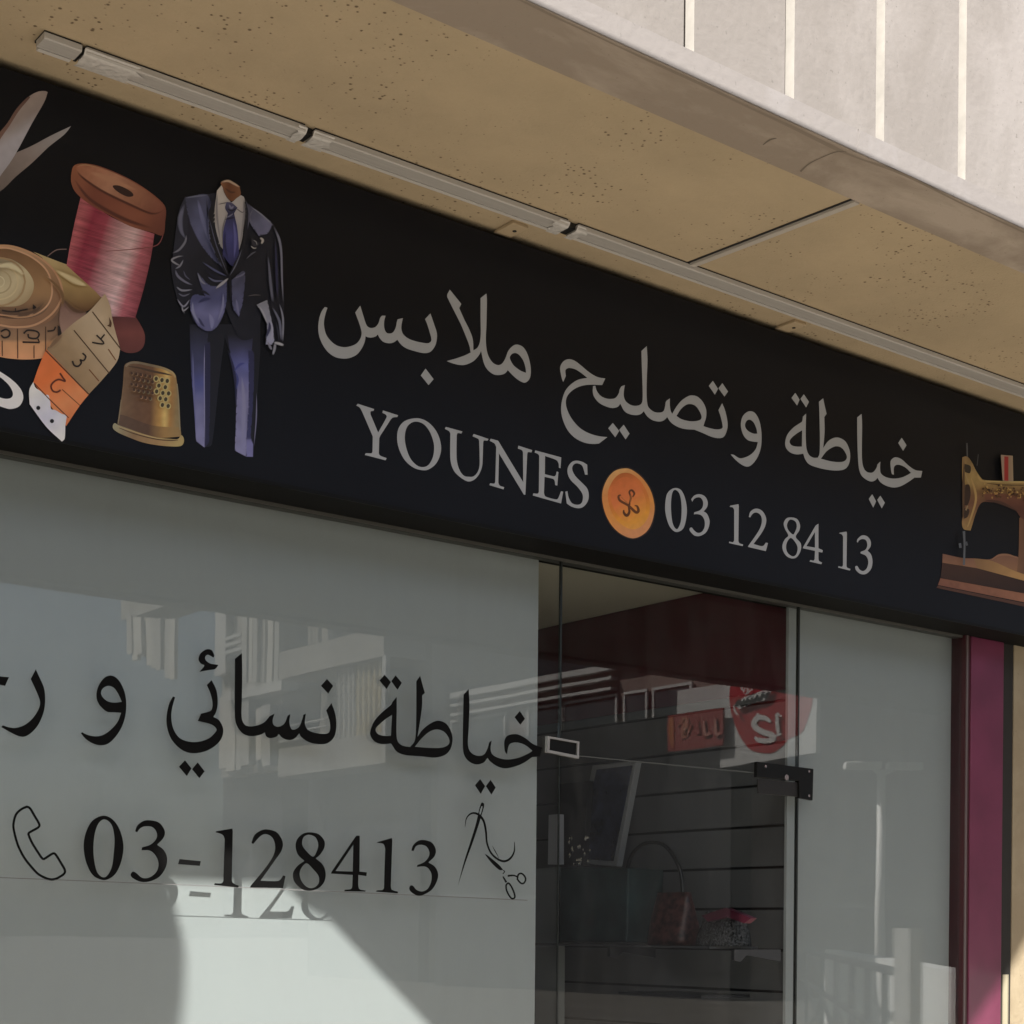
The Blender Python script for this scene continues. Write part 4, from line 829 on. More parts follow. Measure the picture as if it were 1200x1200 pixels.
# suit on a tailor's dummy
NV = (30, 29, 40)
sm = lambda *c: flat(*c)
P = 960
SFT = 1
def sh_(x): return shift(x, 0, P)
SUIT = [
    (O(sh_("195,120! 690,120! 690,310! 640,1052! 512,1006! 520,620 470,300! 440,210! 400,520 350,962 300,985! 240,942! 205,450!")), grad(1, 0, (200, (18, 18, 25)), (700, (16, 16, 22))), 40),
    (O(sh_("192,120! 330,130! 303,480 299,700 301,988! 238,944! 222,700 203,450!")), grad(0, 1, (1100, (20, 20, 28)), (1190, (32, 32, 46)), (1400, (48, 48, 74)), (1500, (56, 58, 98)), (1650, (80, 78, 106)), (1940, (92, 88, 114)), grain=.2, gs=.015), 13, SFT),
    (O(sh_("296,260! 340,250 338,700 332,955! 300,985! 297,700 294,480")), flat(28, 27, 46), 14, SFT),
    (sstroke(sh_("299,262 296,480 298,700 299,962"), [8, 10, 10, 8]), flat(96, 92, 116), None),
    (sstroke(sh_("215,300 222,560 240,900"), [6, 16, 8]), flat(74, 73, 104), None),
    (O(sh_("455,190! 640,190! 616,600 604,800 592,1054! 510,1008! 517,800 520,600 496,440")), grad(0, 1, (1160, (19, 19, 27)), (1240, (40, 39, 58)), (1380, (66, 66, 106)), (1560, (84, 80, 106)), (2000, (92, 88, 112)), grain=.2, gs=.015), 13, SFT),
    (sstroke(sh_("462,300 500,420 520,560 516,700"), [6, 24, 24, 6]), flat(26, 26, 48), None),
    (sstroke(sh_("505,450 545,405 585,392"), [6, 26, 6]), flat(46, 48, 92), None), (sstroke(sh_("515,450 532,510 520,580"), [6, 22, 6]), flat(42, 44, 84), None),
    (sstroke(sh_("560,480 575,700 560,980"), [10, 40, 14]), flat(94, 90, 112), None),
    (O(sh_("602,300! 648,320 644,600 626,900 642,960! 640,1054! 588,1052! 598,800 608,600")), grad(0, 1, (1250, (30, 29, 50)), (1880, (38, 37, 64)), (1900, (84, 80, 112))), 14, SFT),
    (sstroke(sh_("664,600 662,780 645,980"), [4, 13, 5]), flat(78, 74, 92), None),
    (O("160,185! 320,165 388,152! 420,300 460,740! 560,560 600,230! 690,300 790,385 830,520 850,760 858,940! 850,1230! 790,1210! 700,980! 670,1150 560,1190 500,1100 440,950! 400,1080 350,1125 270,1100 210,1040 200,930! 150,1010! 100,880 65,700 75,600 115,300"), grad(.8, .6, (250, (30, 30, 40)), (600, (20, 20, 27)), (1200, (17, 17, 24)), grain=.25, gs=.012), 30),
    (O("160,190! 320,168 352,320 390,480 452,700! 372,640 300,560 235,460 185,330"), grad(.7, .7, (260, (44, 44, 58)), (480, (66, 66, 90)), (700, (56, 56, 78)), (900, (70, 70, 86)), grain=.2, gs=.02), 12, SFT),
    (sstroke("160,192 240,180 325,172", [8, 16, 8]), flat(74, 74, 88), None), (sstroke("250,200 290,360 360,560", [14, 40, 14]), flat(78, 78, 104), None),
    (sstroke("310,190 330,350 400,600 455,720", [8, 16, 16, 8]), flat(28, 28, 38), None),
    (sstroke("158,235 128,330 135,420 165,480", [14, 44, 34, 8]), flat(70, 69, 84), None), (sstroke("185,300 190,420 175,520", [6, 26, 8]), flat(22, 22, 32), None),
    (sstroke("72,580 120,556 162,500 170,450", [8, 20, 20, 8]), flat(84, 82, 92), None),
    (sstroke("152,600 110,605 68,628 100,655 135,668", [6, 14, 18, 16, 6]), flat(100, 97, 104), None), (sstroke("92,690 125,670 150,625", [6, 18, 8]), flat(90, 88, 98), None),
    (sstroke("92,695 110,740 160,780 215,805", [10, 22, 20, 8]), flat(78, 76, 90), None), (sstroke("150,700 165,740 200,770", [5, 14, 5]), flat(60, 58, 72), None),
    (sstroke("100,815 140,842 215,836", [8, 20, 8]), flat(92, 90, 100), None), (sstroke("112,860 150,880 200,862", [6, 16, 6]), flat(70, 68, 80), None), (sstroke("105,900 150,955 195,905", [8, 18, 8]), flat(96, 93, 104), None),
    (sstroke("140,950 150,985 190,955", [8, 16, 6]), flat(100, 97, 104), None), (sstroke("145,990 158,1008", [14, 14]), flat(104, 100, 104), None),
    (O("240,700! 290,760 340,805 420,800 458,765! 452,930 412,1062 346,1128 265,1104 208,1015 195,920 225,870 300,880! 268,800"), grad(0, 1, (720, (56, 55, 74)), (900, (52, 52, 80)), (1000, (78, 76, 106)), (1120, (66, 64, 92)), grain=.2, gs=.016), 11, SFT),
    (sstroke("248,715 275,775 310,800", [6, 20, 8]), flat(88, 86, 98), None), (sstroke("280,640 370,700 455,742", [6, 20, 8]), flat(58, 58, 82), None), (sstroke("300,690 360,740 440,765", [6, 24, 8]), flat(20, 20, 32), None),
    (sstroke("320,745 370,775 440,772", [6, 20, 8]), flat(66, 65, 84), None), (sstroke("225,840 290,850 340,880", [6, 26, 8]), flat(20, 20, 30), None), (sstroke("250,930 300,905 345,900", [10, 36, 10]), flat(34, 34, 60), None),
    (sstroke("215,920 220,1000 265,1080", [8, 26, 8]), flat(96, 94, 116), None), (sstroke("330,1000 350,1060 348,1118", [10, 44, 8]), flat(90, 88, 116), None), (sstroke("255,1030 275,1070 300,1100", [8, 26, 6]), flat(38, 37, 60), None),
    (sstroke("430,860 425,960 390,1060", [8, 22, 6]), flat(88, 86, 110), None),
    (sstroke("375,830 420,795 468,755", [8, 26, 10]), flat(116, 111, 116), None), (sstroke("476,770 480,840 478,910", [8, 12, 6]), flat(20, 18, 24), None), (sstroke("490,820 510,860 490,915", [8, 26, 6]), flat(112, 106, 112), None),
    (O("606,230! 690,300 770,368 745,440 680,460! 636,400 596,320"), grad(.7, .7, (620, (50, 49, 62)), (800, (76, 74, 94)), grain=.2), 13, SFT),
    (sstroke("625,255 700,310 780,385", [6, 14, 8]), flat(88, 86, 96), None), (sstroke("640,270 615,330 640,380", [5, 12, 5]), flat(70, 68, 80), None),
    (O("486,770! 580,705 572,900 542,1030! 496,960"), grad(0, 1, (740, (50, 49, 64)), (1000, (60, 59, 84)), grain=.25), 13, SFT),
    (sstroke("500,760 560,735 585,715", [6, 18, 6]), flat(72, 70, 86), None), (sstroke("520,900 530,960 540,1020", [8, 24, 5]), flat(78, 76, 100), None),
    (sstroke("785,392 822,480 838,580 843,760 852,925", [10, 22, 20, 16, 10]), flat(84, 82, 94), None), (sstroke("745,600 762,780 778,925", [10, 26, 20]), flat(66, 65, 78), None), (sstroke("795,480 805,700 812,900", [8, 26, 12]), flat(30, 29, 48), None),
    (O("662,942! 740,908! 764,1020 790,1190 772,1224! 726,1222! 736,1085 698,1000"), grad(0, 1, (930, (94, 92, 100)), (1200, (108, 106, 122))), 11, SFT),
    (sstroke("680,950 710,1000 742,1080", [8, 20, 8]), flat(112, 109, 116), None), (sstroke("752,1060 755,1110 728,1180", [8, 30, 10]), flat(38, 37, 58), None), (sstroke("765,1050 775,1120 770,1200", [6, 20, 8]), flat(114, 111, 126), None),
    (sstroke("775,960 825,1060 838,1195", [10, 24, 16]), flat(72, 71, 84), None), (sstroke("825,935 850,1040 848,1200", [8, 18, 12]), flat(92, 90, 100), None), (sstroke("800,1060 815,1130 820,1200", [6, 16, 8]), flat(26, 26, 36), None),
    (sstroke("785,1208 820,1216 856,1228", [14, 26, 18]), flat(118, 114, 118), None), (sstroke("795,1215 790,1255 778,1296", [20, 24, 14]), flat(100, 97, 104), None), (sstroke("740,1200 760,1240 772,1260", [8, 24, 8]), flat(90, 87, 96), None),
    (O("386,140! 418,102! 440,150 470,200 490,222 545,175 576,185! 582,320 562,480 530,575 470,600 408,528! 375,400 368,290"), grad(.5, .86, (330, (136, 126, 120)), (600, (112, 106, 108)), grain=.10), 18),
    (sstroke("388,150 384,300 410,500", [6, 22, 6]), flat(92, 86, 88), None), (sstroke("572,200 574,330 545,540", [6, 24, 6]), flat(96, 90, 92), None), (sstroke("455,300 425,420 432,560", [6, 16, 6]), flat(84, 79, 82), None),
    (O("410,86! 440,74 500,84 545,112! 552,168 520,195 490,216 458,184 428,124"), grad(1, 0, (410, (96, 62, 42)), (470, (70, 40, 26)), (550, (88, 56, 38))), 18),
    (sstroke("412,82 462,72 505,92 548,118", [12, 20, 20, 12]), flat(132, 110, 94), None), (sstroke("440,120 480,150 520,150", [8, 22, 8]), flat(58, 34, 24), None),
    (sstroke("392,238 450,226 478,234", [8, 10, 5]), flat(70, 64, 66), None), (sstroke("512,258 560,292 578,284", [8, 10, 5]), flat(72, 66, 68), None), (sstroke("425,125 455,185 485,218", [5, 9, 5]), flat(66, 46, 38), None),
    (O("453,220! 490,226 530,260! 506,300! 530,420 538,600 495,672 428,594! 430,430 462,300! 443,262"), grad(0, 1, (230, (54, 52, 72)), (300, (32, 31, 50)), (460, (48, 47, 86)), (650, (34, 33, 62))), 18),
    (sstroke("470,235 485,262 505,248", [8, 24, 8]), flat(86, 83, 100), None), (sstroke("455,265 490,282 522,262", [6, 14, 6]), flat(18, 17, 26), None), (sstroke("450,330 480,316 500,300", [6, 14, 6]), flat(78, 76, 90), None), (sstroke("440,345 480,335 512,330", [6, 14, 6]), flat(20, 19, 34), None),
    (sstroke("500,350 515,480 505,620", [8, 28, 8]), flat(64, 62, 102), None), (sstroke("445,420 440,520 465,620", [8, 24, 8]), flat(28, 27, 52), None),
    (O("322,300! 362,175 371,300 376,420 416,545 472,745! 425,690 350,540 325,420"), flat(17, 17, 23), 14, SFT),
    (O("576,190! 607,260 602,420 547,640 468,748! 500,660 535,590 568,480 584,330"), flat(18, 18, 25), 14, SFT),
    (sstroke("330,330 380,520 462,735", [5, 11, 5]), flat(58, 57, 72), None), (sstroke("562,550 520,660 474,740", [5, 12, 5]), flat(66, 65, 78), None), (sstroke("590,210 612,300 600,420", [5, 16, 5]), flat(56, 54, 66), None),
    (sstroke("632,470 650,520 690,505", [10, 36, 14]), flat(36, 34, 40), None), (sstroke("688,470 708,490 696,516", [14, 24, 14]), flat(124, 116, 112), None), (sstroke("622,528 645,545 665,542", [6, 13, 6]), flat(108, 102, 100), None), (sstroke("640,488 660,500 668,525", [5, 11, 5]), flat(92, 88, 90), None),
    (sstroke("590,622 630,585 662,568", [4, 16, 5]), flat(58, 57, 66), None), (sstroke("600,882 650,874 698,876", [4, 10, 4]), flat(62, 56, 58), None)]
art('printed_suit', (190, 200, 6), SUIT)
# button
K = dict()
art('printed_button', (700, 540, 12), [
    (O("375,85 490,108 640,218 760,395 820,600 812,770 758,945 650,1058 500,1106 345,1058 205,945 102,765 50,560 62,395 138,225 245,122"), flat(30, 20, 16), None),
    (O("380,106 482,126 622,230 742,400 800,600 795,760 740,930 640,1040 500,1090 350,1040 220,930 120,760 70,560 80,400 150,240 250,140"), grad(.45, .9, (250, (150, 110, 66)), (500, (148, 92, 48)), (850, (154, 98, 46)), (1150, (148, 96, 62))), 40),
    (O("380,168 490,190 610,290 705,450 742,620 715,790 620,920 490,965 345,900 225,770 160,600 150,440 205,300 285,205"), grad(.3, .95, (250, (122, 62, 26)), (450, (150, 78, 38)), (700, (146, 82, 34)), (900, (158, 102, 34)), (1050, (156, 104, 46))), 34),
    (O("380,230 470,250 580,330 660,480 690,620 660,760 590,850 490,890 370,840 270,740 205,600 195,460 240,330 300,260"), grad(.5, .86, (350, (142, 72, 34)), (650, (152, 80, 42)), (1000, (158, 104, 38))), 34),
    (stroke("330,480 298,500 320,560 430,625 540,722 578,700 560,640 525,630", [20, 30, 34, 34, 40, 40, 28, 14]), flat(72, 38, 16), None),
    (stroke("495,510 520,460 485,415 450,440 470,520 445,640 450,720 415,770 375,735 372,690", [14, 28, 30, 26, 24, 28, 34, 40, 34, 16]), flat(64, 34, 16), None),
    (stroke("335,510 430,600", [8, 10]), flat(120, 72, 36), None), (stroke("468,480 462,600", [6, 9]), flat(122, 74, 38), None)])
# old sewing machine
GOLD = (98, 77, 49)
Q = [
    (O("80,812! 200,838 290,842 380,848 440,820 550,828 600,860 900,940! 900,1080! 600,985! 300,905! 78,870!"), grad(0, 1, (810, (84, 56, 45)), (900, (98, 68, 49)), (1000, (109, 77, 47))), 24),
    (O("280,842! 400,860 560,930 900,1040! 900,1078! 600,984! 300,905!"), grad(1, 0, (280, (91, 66, 44)), (600, (128, 95, 58))), 26),
    (stroke("395,850 440,822 500,820 560,840", [5, 12, 12, 5]), flat(102, 72, 54), None),
    (O("78,872! 300,907! 600,988! 900,1084! 900,1170! 600,1064! 66,966!"), grad(0, 1, (870, (46, 28, 20)), (1060, (30, 18, 15))), 40),
    (O("66,968! 600,1066! 900,1172! 900,1230! 600,1122! 50,1012!"), grad(1, 0, (60, (84, 52, 40)), (600, (102, 66, 49)), streak=(-.2, .98, .2, .3)), 24),
    (O("48,1016! 600,1128! 900,1236! 900,1262! 600,1150! 40,1030!"), flat(56, 34, 26), None),
    (O("570,585! 610,560 760,560! 760,1000! 556,926! 566,800"), grad(1, 0, (560, (84, 58, 42)), (610, (73, 49, 36)), (700, (52, 34, 28))), 24),
    (O("205,195! 236,190 266,226 300,292 350,345 450,350 620,352 760,380! 760,640! 600,595 580,560 540,530 450,495 350,480 315,502 290,560 272,620 258,664! 215,655 203,610 216,500 205,350"), grad(0, 1, (190, (93, 72, 47)), (350, (119, 96, 59)), (420, (84, 59, 38)), (500, (80, 52, 38)), (650, (112, 86, 52)), grain=.3, gs=.03), 18),
    (O("345,432! 450,428 600,452 760,500! 760,640! 600,595 540,530 450,494 350,478!"), grad(0, 1, (430, (84, 52, 40)), (520, (63, 36, 29))), 24),
    (O("214,236! 258,252 255,296 226,292! 212,270"), flat(34, 28, 22), None), (O("213,375! 250,372 258,440 240,500 214,500!"), flat(36, 24, 20), None), (O("212,520! 250,530 240,575 214,590!"), flat(38, 26, 20), None),
    (sstroke("216,200 214,400 212,600", [6, 22, 8]), flat(60, 42, 28), None), (sstroke("345,470 450,486 560,540", [8, 26, 10]), flat(52, 32, 26), None), (sstroke("300,300 330,345 420,352", [6, 22, 8]), flat(126, 102, 64), None),
    (stroke("262,330 285,400 292,470 268,560 240,640", [6, 14, 14, 12, 8]), flat(124, 98, 61), None), (stroke("225,300 240,345 252,370", [6, 10, 6]), flat(116, 95, 65), None), (stroke("240,505 228,535", 10), flat(103, 86, 63), None),
    (stroke("352,346 450,352 620,354", [6, 10, 10]), flat(133, 112, 73), None), (stroke("365,362 460,372 600,374", [3, 5, 5]), flat(60, 44, 30), None)]
random.seed(5)
for k in range(110):
    x = random.uniform(335, 640); y = 398 + (x - 335) * .05 + random.gauss(14, 19)
    Q.append((ell(x, y, random.uniform(3, 8), random.uniform(3, 9), random.random() * 3, 9), flat(*random.choice([(132, 105, 61), (58, 38, 28), (61, 40, 26), (119, 88, 51), (46, 30, 24)])), None))
Q += [(O("452,180! 528,186! 532,350! 464,345!"), grad(1, 0, (455, (116, 95, 82)), (500, (102, 80, 66)), (530, (107, 91, 73))), 22), (O("474,190! 500,192! 500,346! 474,344!"), flat(107, 31, 29), None),
      (stroke("235,105 238,192", 9), flat(54, 52, 52), None), (stroke("308,176 300,250", 6), flat(44, 42, 42), None), (stroke("216,668 220,760 216,884", [16, 12, 14]), flat(63, 63, 65), None), (stroke("190,745 194,775", 16), flat(63, 63, 66), None), (stroke("230,735 236,760", 14), flat(54, 54, 56), None)]
art('printed_sewing_machine', (1090, 500, 5.4545), Q)

# ------------------------------------------------------------------ the street the glass mirrors
def mirror(p): return Vector((p.x, 2 * GLASS_Y - p.y, p.z))
BX = 27.0
def fz(x, y): return onX(x, y, BX).z
def fy(x, y): return 2 * GLASS_Y - onX(x, y, BX).y
bwall = dirty_mat('apartment_render', (0.34, 0.32, 0.285), (0.26, 0.24, 0.215), 0.4, 0.5)
brick = dirty_mat('pinkish_render', (0.21, 0.155, 0.135), (0.17, 0.125, 0.11), 0.4, 0.6)
wht = mat('white_paint', (0.42, 0.41, 0.395), 0.6)
winm = mat('dark_window', (0.03, 0.035, 0.04), 0.12, 0.6)
curt = mat('balcony_curtain', (0.48, 0.45, 0.40), 0.8, var=0.25, vscale=3, stretch=(1, 6, 0.2))
ycurt = mat('yellow_curtain', (0.50, 0.42, 0.26), 0.8, var=0.15, vscale=3, stretch=(1, 6, 0.2))
grey = dirty_mat('shaded_ground_floor', (0.045, 0.045, 0.05), (0.03, 0.03, 0.032), 0.4, 0.5)  # near-black colour stands in for the shade on the lower floors
opp = empty('apartment_building', (BX, -29, 0), 'pale apartment building with curtained balconies, mirrored in the shop window', 'building')
yF, yN = fy(327, 800), fy(449, 780)            # far and near end of the balcony block (more negative = farther)
yM, yE = fy(498, 830), fy(848, 800)
zl0, zl1 = fz(327, 911), fz(327, 878); zu0, zu1 = fz(327, 796), fz(327, 765)
MB().box(BX + 1.6, BX + 14, yF, yN + .3, 0.0, 13.5).build('wall', bwall, opp)
MB().box(BX + 1.0, BX + 14, yM + .21, yE, 0.0, fz(600, 797)).build('wall', brick, opp)
MB().box(BX + .3, BX + .98, yM + .21, yE, 0.0, fz(600, 862)).build('wall', grey, opp)
MB().box(BX + 1.2, BX + 1.59, yF - .01, yN + .29, 0.0, zl0 - .01).build('wall', grey, opp)
mb = MB(); mb.box(BX, BX + 1.7, yF, yN, zl0, zl1); bl = mb.build('balcony', bwall, opp)
mb = MB(); mb.box(BX, BX + 1.7, yF, yN, zu0, zu1); bu = mb.build('balcony', bwall, opp)
mb = MB(); mb.box(BX, BX + 1.7, yF, yN, zu1 + 2.25, zu1 + 2.9); mb.build('balcony', bwall, opp)
def curtain(y0, y1, z0, z1, mt, nw=9):
    n = 40; vs = []
    for i in range(n + 1):
        u = i / n; vs += [(BX + .25 + .06 * math.sin(u * nw * 6.28), y0 + (y1 - y0) * u, z) for z in (z0, z1)]
    mb = MB(); mb.add(vs, [[2 * i, 2 * i + 1, 2 * i + 3, 2 * i + 2] for i in range(n)]); mb.build('curtain', mt, opp, smooth=True)
c0, c1, c2 = fy(386, 850), fy(408, 850), fy(446, 850)
curtain(c0, c1, zl1 - .1, zu0 - .03, curt, 4); curtain(c1 + .02, c2, zl1 - .1, zu0 - .03, ycurt, 6)
curtain(fy(352, 760) , fy(366, 760), zu1 - .05, zu1 + 2.2, curt, 3)
for (xa, xb, ya, yb) in ((336, 380, 748, 738), (428, 446, 742, 732)):
    w = MB().box(BX + 1.55, BX + 1.595, fy(xa, ya), fy(xb, ya), zu1 + .2, zu1 + 1.5).build('window', winm, opp)
    MB().box(BX + 1.5, BX + 1.56, fy(xa, ya) - .05, fy(xb, ya) + .05, zu1 + 1.5, zu1 + 1.62).build('frame', wht, w)
for z in (zl1 + .25, zl1 + .5, zl1 + .72): MB().tube([(BX + .05, yF, z), (BX + .05, c0, z)], .035, 6).build('rail', wht, opp)
MB().box(BX - .05, BX + .1, yN + .02, yN + .22, zl0, zu0 - .01).build('post', wht, opp)
zt = fz(600, 797)
for k in range(2): MB().box(BX + .75, BX + 1.0, yM + .2, fy(690, 790), zt - .26 - .27 * k, zt - .18 - .27 * k).build('louvre', wht, opp)
MB().box(BX + .8, BX + 14.2, yM + .1, yE, zt, zt + .16).build('roof_edge', wht, opp)
for xa, xb in ((500, 560), (590, 628), (630, 690), (702, 724), (735, 776)):
    ym = (xa + xb) / 2
    y0, y1 = fy(xa, 830), fy(xb, 830)
    w = MB().box(BX + .93, BX + .99, y0, y1, zt - 1.95, zt - .75).build('window', winm, opp)
    mb = MB(); mb.box(BX + .90, BX + .96, y0 - .08, y1 + .08, zt - 2.06, zt - 1.96); mb.box(BX + .90, BX + .96, y0 - .08, y0 - .005, zt - 1.95, zt - .7); mb.box(BX + .90, BX + .96, y0 - .08, y1 + .08, zt - .69, zt - .62); mb.box(BX + .90, BX + .96, y1 + .005, y1 + .08, zt - 1.95, zt - .7); mb.build('frame', wht, w)
MB().box(BX + .4, BX + 1.0, fy(780, 820), fy(848, 820), zt - 1.6, zt - .9).build('awning', wht, opp)
MB().box(BX + .9, BX + .99, fy(785, 840), fy(842, 840), zt - 2.5, zt - 1.7).build('shopfront', winm, opp)

lampw0 = mat('bright_render', (0.45, 0.435, 0.41), 0.7)
# the second building farther away, on the left of the mirrored view
far = empty('apartment_building', (36, -62, 0), 'far pale building with a ragged striped balcony blind, mirrored left of the other', 'building')
def vz(x, y, z): return mirror(CAM + ray(x, y) * z)
FX = 36.0
def vx(x, y, off=0.0): return mirror(onX(x, y, FX - off))
def farbox(x0, x1, y0, y1, off, th, name, mt):
    p, q = vx(x0, y0, off), vx(x1, y1, off)
    return MB().box(FX - off, FX - off + th, p.y, q.y, max(0.02, vx((x0 + x1) / 2, y1, off).z), vx((x0 + x1) / 2, y0, off).z).build(name, mt, far)
farbox(262, 330, 660, 906, 0, 8, 'wall', bwall)
farbox(262, 330, 907, 1092, -.5, 8, 'wall', grey)
farbox(143, 207, 640, 716, 0, 2, 'balcony', bwall)
random.seed(21)
curt2 = mat('faded_blind', (0.36, 0.34, 0.31), 0.8)
for i in range(10):
    x = 149 + i * 5.6; yb = 768 + max(0, i - 3) * 5 + random.uniform(-4, 7)
    farbox(x, x + random.uniform(4.6, 5.5), 722 + i * .4, yb, random.uniform(.2, .6), .2, 'blind', random.choice([curt, curt2, curt]))
farbox(253, 264, 660, 790, .4, .6, 'pillar', lampw0)
for k, y in enumerate((744, 752, 760)): farbox(264, 282, y, y + 3.5, .5, .2, 'rail', lampw0)
farbox(264, 330, 803, 815, .8, .8, 'balcony', lampw0)
for x, w, ya, yb in ((258, 7, 816, 900), (266, 9, 817, 903), (276, 6, 818, 902), (283, 8, 819, 896), (300, 6, 830, 890), (307, 9, 826, 897), (317, 6, 838, 888)):
    farbox(x, x + w, ya, yb, random.uniform(.4, .9), .4, 'curtain', random.choice([curt, curt2]))
for x in (284, 291, 297, 306, 314, 322): farbox(x, x + random.uniform(3.5, 6), 702, 799, random.uniform(.7, 1.0), .2, 'curtain', random.choice([curt, curt2]))

# road bridge overhead, behind the photographer: its far edge cuts off the mirrored sky
br = empty('road_bridge', (10, -14, 0), 'grey concrete road bridge crossing the street, mirrored as the dark upper part of the glass', 'bridge')
DV = 20.0
zB = onY(145, 693, DV).z
conc = dirty_mat('bridge_concrete', (0.20, 0.19, 0.175), (0.15, 0.14, 0.13), 0.4, 0.7)
MB().box(-45, 60, 2 * GLASS_Y - DV, -6.9, zB, zB + 1.1).build('deck', conc, br)
MB().box(-45, 60, 2 * GLASS_Y - DV - .3, 2 * GLASS_Y - DV - .01, zB - .05, zB + 2.0).build('parapet', conc, br)
for x in (-24, -4): MB().tube([(x, -9.8, 0), (x, -9.8, zB - .002)], .6, 20).build('pier', conc, br, smooth=True)

# street lamps
lampw = mat('lamp_white', (0.80, 0.79, 0.77), 0.5)
def lamp(x, ytop, dep, label, arms):
    t = vz(x, ytop, dep); r = empty('street_lamp', (t.x, t.y, 0), label, 'street lamp', 'street lamps mirrored in the glass')
    MB().tube([(t.x, t.y, 0), (t.x, t.y, t.z)], [.11, .07], 10).build('pole', lampw, r, smooth=True)
    for sgn, L in arms:
        e = Vector((RT.x, -RT.y, 0)) * sgn
        p = Vector((t.x, t.y, t.z)); q = p + e * L + Vector((0, 0, .05))
        mb = MB(); mb.tube([p, p + e * L * .45, q], [.05, .05, .04], 8); mb.build('arm', lampw, r)
        s = Vector((-e.y, e.x, 0)) * .14
        MB().prism([q - s - e * .1, q + s - e * .1, q + s * .8 + e * .55, q - s * .8 + e * .55], (0, 0, .13)).build('lamp_head', lampw, r, bevel=.02)
    return r
lamp(503, 757, 60, 'tall white street lamp mirrored left of the door, beside the balconies', ((1, .25), (1, .75)))
lamp(1033, 905, 30, 'white street lamp mirrored in the narrow pane by the pilaster', ((-1, .12), (1, .2)))

# discount shop board on the end of the apartment building
def on_board(x, y, off): return mirror(onX(x, y, 26.2 - off))
p0, p1 = on_board(846, 790, 0), on_board(958, 790, 0)
zb0, zb1 = on_board(846, 900, 0).z, 7.4
zr = on_board(958, 882, 0).z
bd = MB(); bd.prism([Vector((26.2, p0.y, zb0)), Vector((26.2, p1.y, zr)), Vector((26.2, p1.y, zb1)), Vector((26.2, p0.y, zb1))], (.12, 0, 0))
bdo = bd.build('shop_board', mat('white_board_face', (0.50, 0.49, 0.475), 0.5)); tag(bdo, 'white discount shop board with a red disc reading 1$, mirrored above the door fitting', 'sign')
RED = (0.33, 0.02, 0.025); WH = (0.55, 0.52, 0.50); BK = (0.012, 0.012, 0.012)
drawing('printed_disc', (840, 790, 7.06), [
    (O("122,75! 115,190 130,330 170,450 220,550 290,630 430,655 520,610 600,530 690,490 740,400 780,280 792,170 760,40! 130,40!"), RED, None),
    (stroke("345,322 340,360", 20), WH, None), (stroke("440,395 400,360 340,360 312,400 330,445 390,480 450,500 462,530 420,550 350,545 318,520", [24, 38, 44, 46, 48, 50, 48, 46, 44, 38, 24]), WH, None), (stroke("385,545 398,575", 14), WH, None),
    (stroke("492,325 496,420 505,500", [26, 30, 30]), WH, None), (stroke("488,322 532,348", [24, 12]), WH, None), (stroke("470,512 530,492", 16), WH, None),
    (O("150,255! 240,190 330,160 450,110 445,160! 400,215 300,240 200,290!"), WH, None),
    (stroke("168,262 195,215 215,268 232,215 245,262 262,200 280,250 300,195 310,240 340,180 350,225 385,165 400,200 430,150", 24, sub=2), BK, None),
    (stroke("150,262 165,310 190,335", [12, 18, 8]), WH, None),
    (stroke("205,90 225,150 250,85 262,150", 15, sub=2), WH, None), (stroke("240,170 300,128", 12), WH, None), (stroke("345,115 362,128", 14), WH, None), (stroke("425,118 455,125", 10), WH, None)],
    on_board, .012, M['ink'], bdo, colour=True)
MB().tube([(26.3, (p0.y + p1.y) / 2, zb0 + .6), (28.6, p0.y - .3, zb0 + .6)], .06, 10).build('bracket', mat('board_bracket', (0.2, 0.2, 0.2), .5), bdo)
def on_banner(x, y, off): return mirror(onX(x, y, 26.0 - off))
q0, q1 = on_banner(783, 838, 0), on_banner(848, 835, 0); z0 = on_banner(790, 880, 0).z; z1 = on_banner(790, 838, 0).z
bn = MB().box(26.0, 26.06, q0.y, q1.y, z0, z1).build('banner', mat('red_banner', (0.24, 0.035, 0.032), .6)); tag(bn, 'small red orange banner mirrored left of the 1$ board', 'banner')
drawing('banner_print', (600, 650, 3.4286), [
    (sstroke("645,648 640,700 645,780", [16, 30, 14]), (.36, .12, .05), None), (sstroke("665,690 700,660 690,730 725,680", [8, 26, 26, 8]), (.38, .15, .1), None), (sstroke("745,665 748,720", [10, 18]), (.38, .16, .12), None), (sstroke("770,660 775,720 800,715", [8, 18, 8]), (.38, .17, .14), None), (sstroke("815,650 820,720 842,710", [8, 18, 8]), (.38, .17, .14), None)],
    on_banner, .01, M['ink'], bn, colour=True, paper=(0.24, 0.035, 0.032))
MB().tube([(26.1, q0.y, z1 - .1), (28.5, q0.y, z1 + .2)], .03, 8).build('arm', mat('banner_arm', (0.2, 0.2, 0.2), .5), bn)

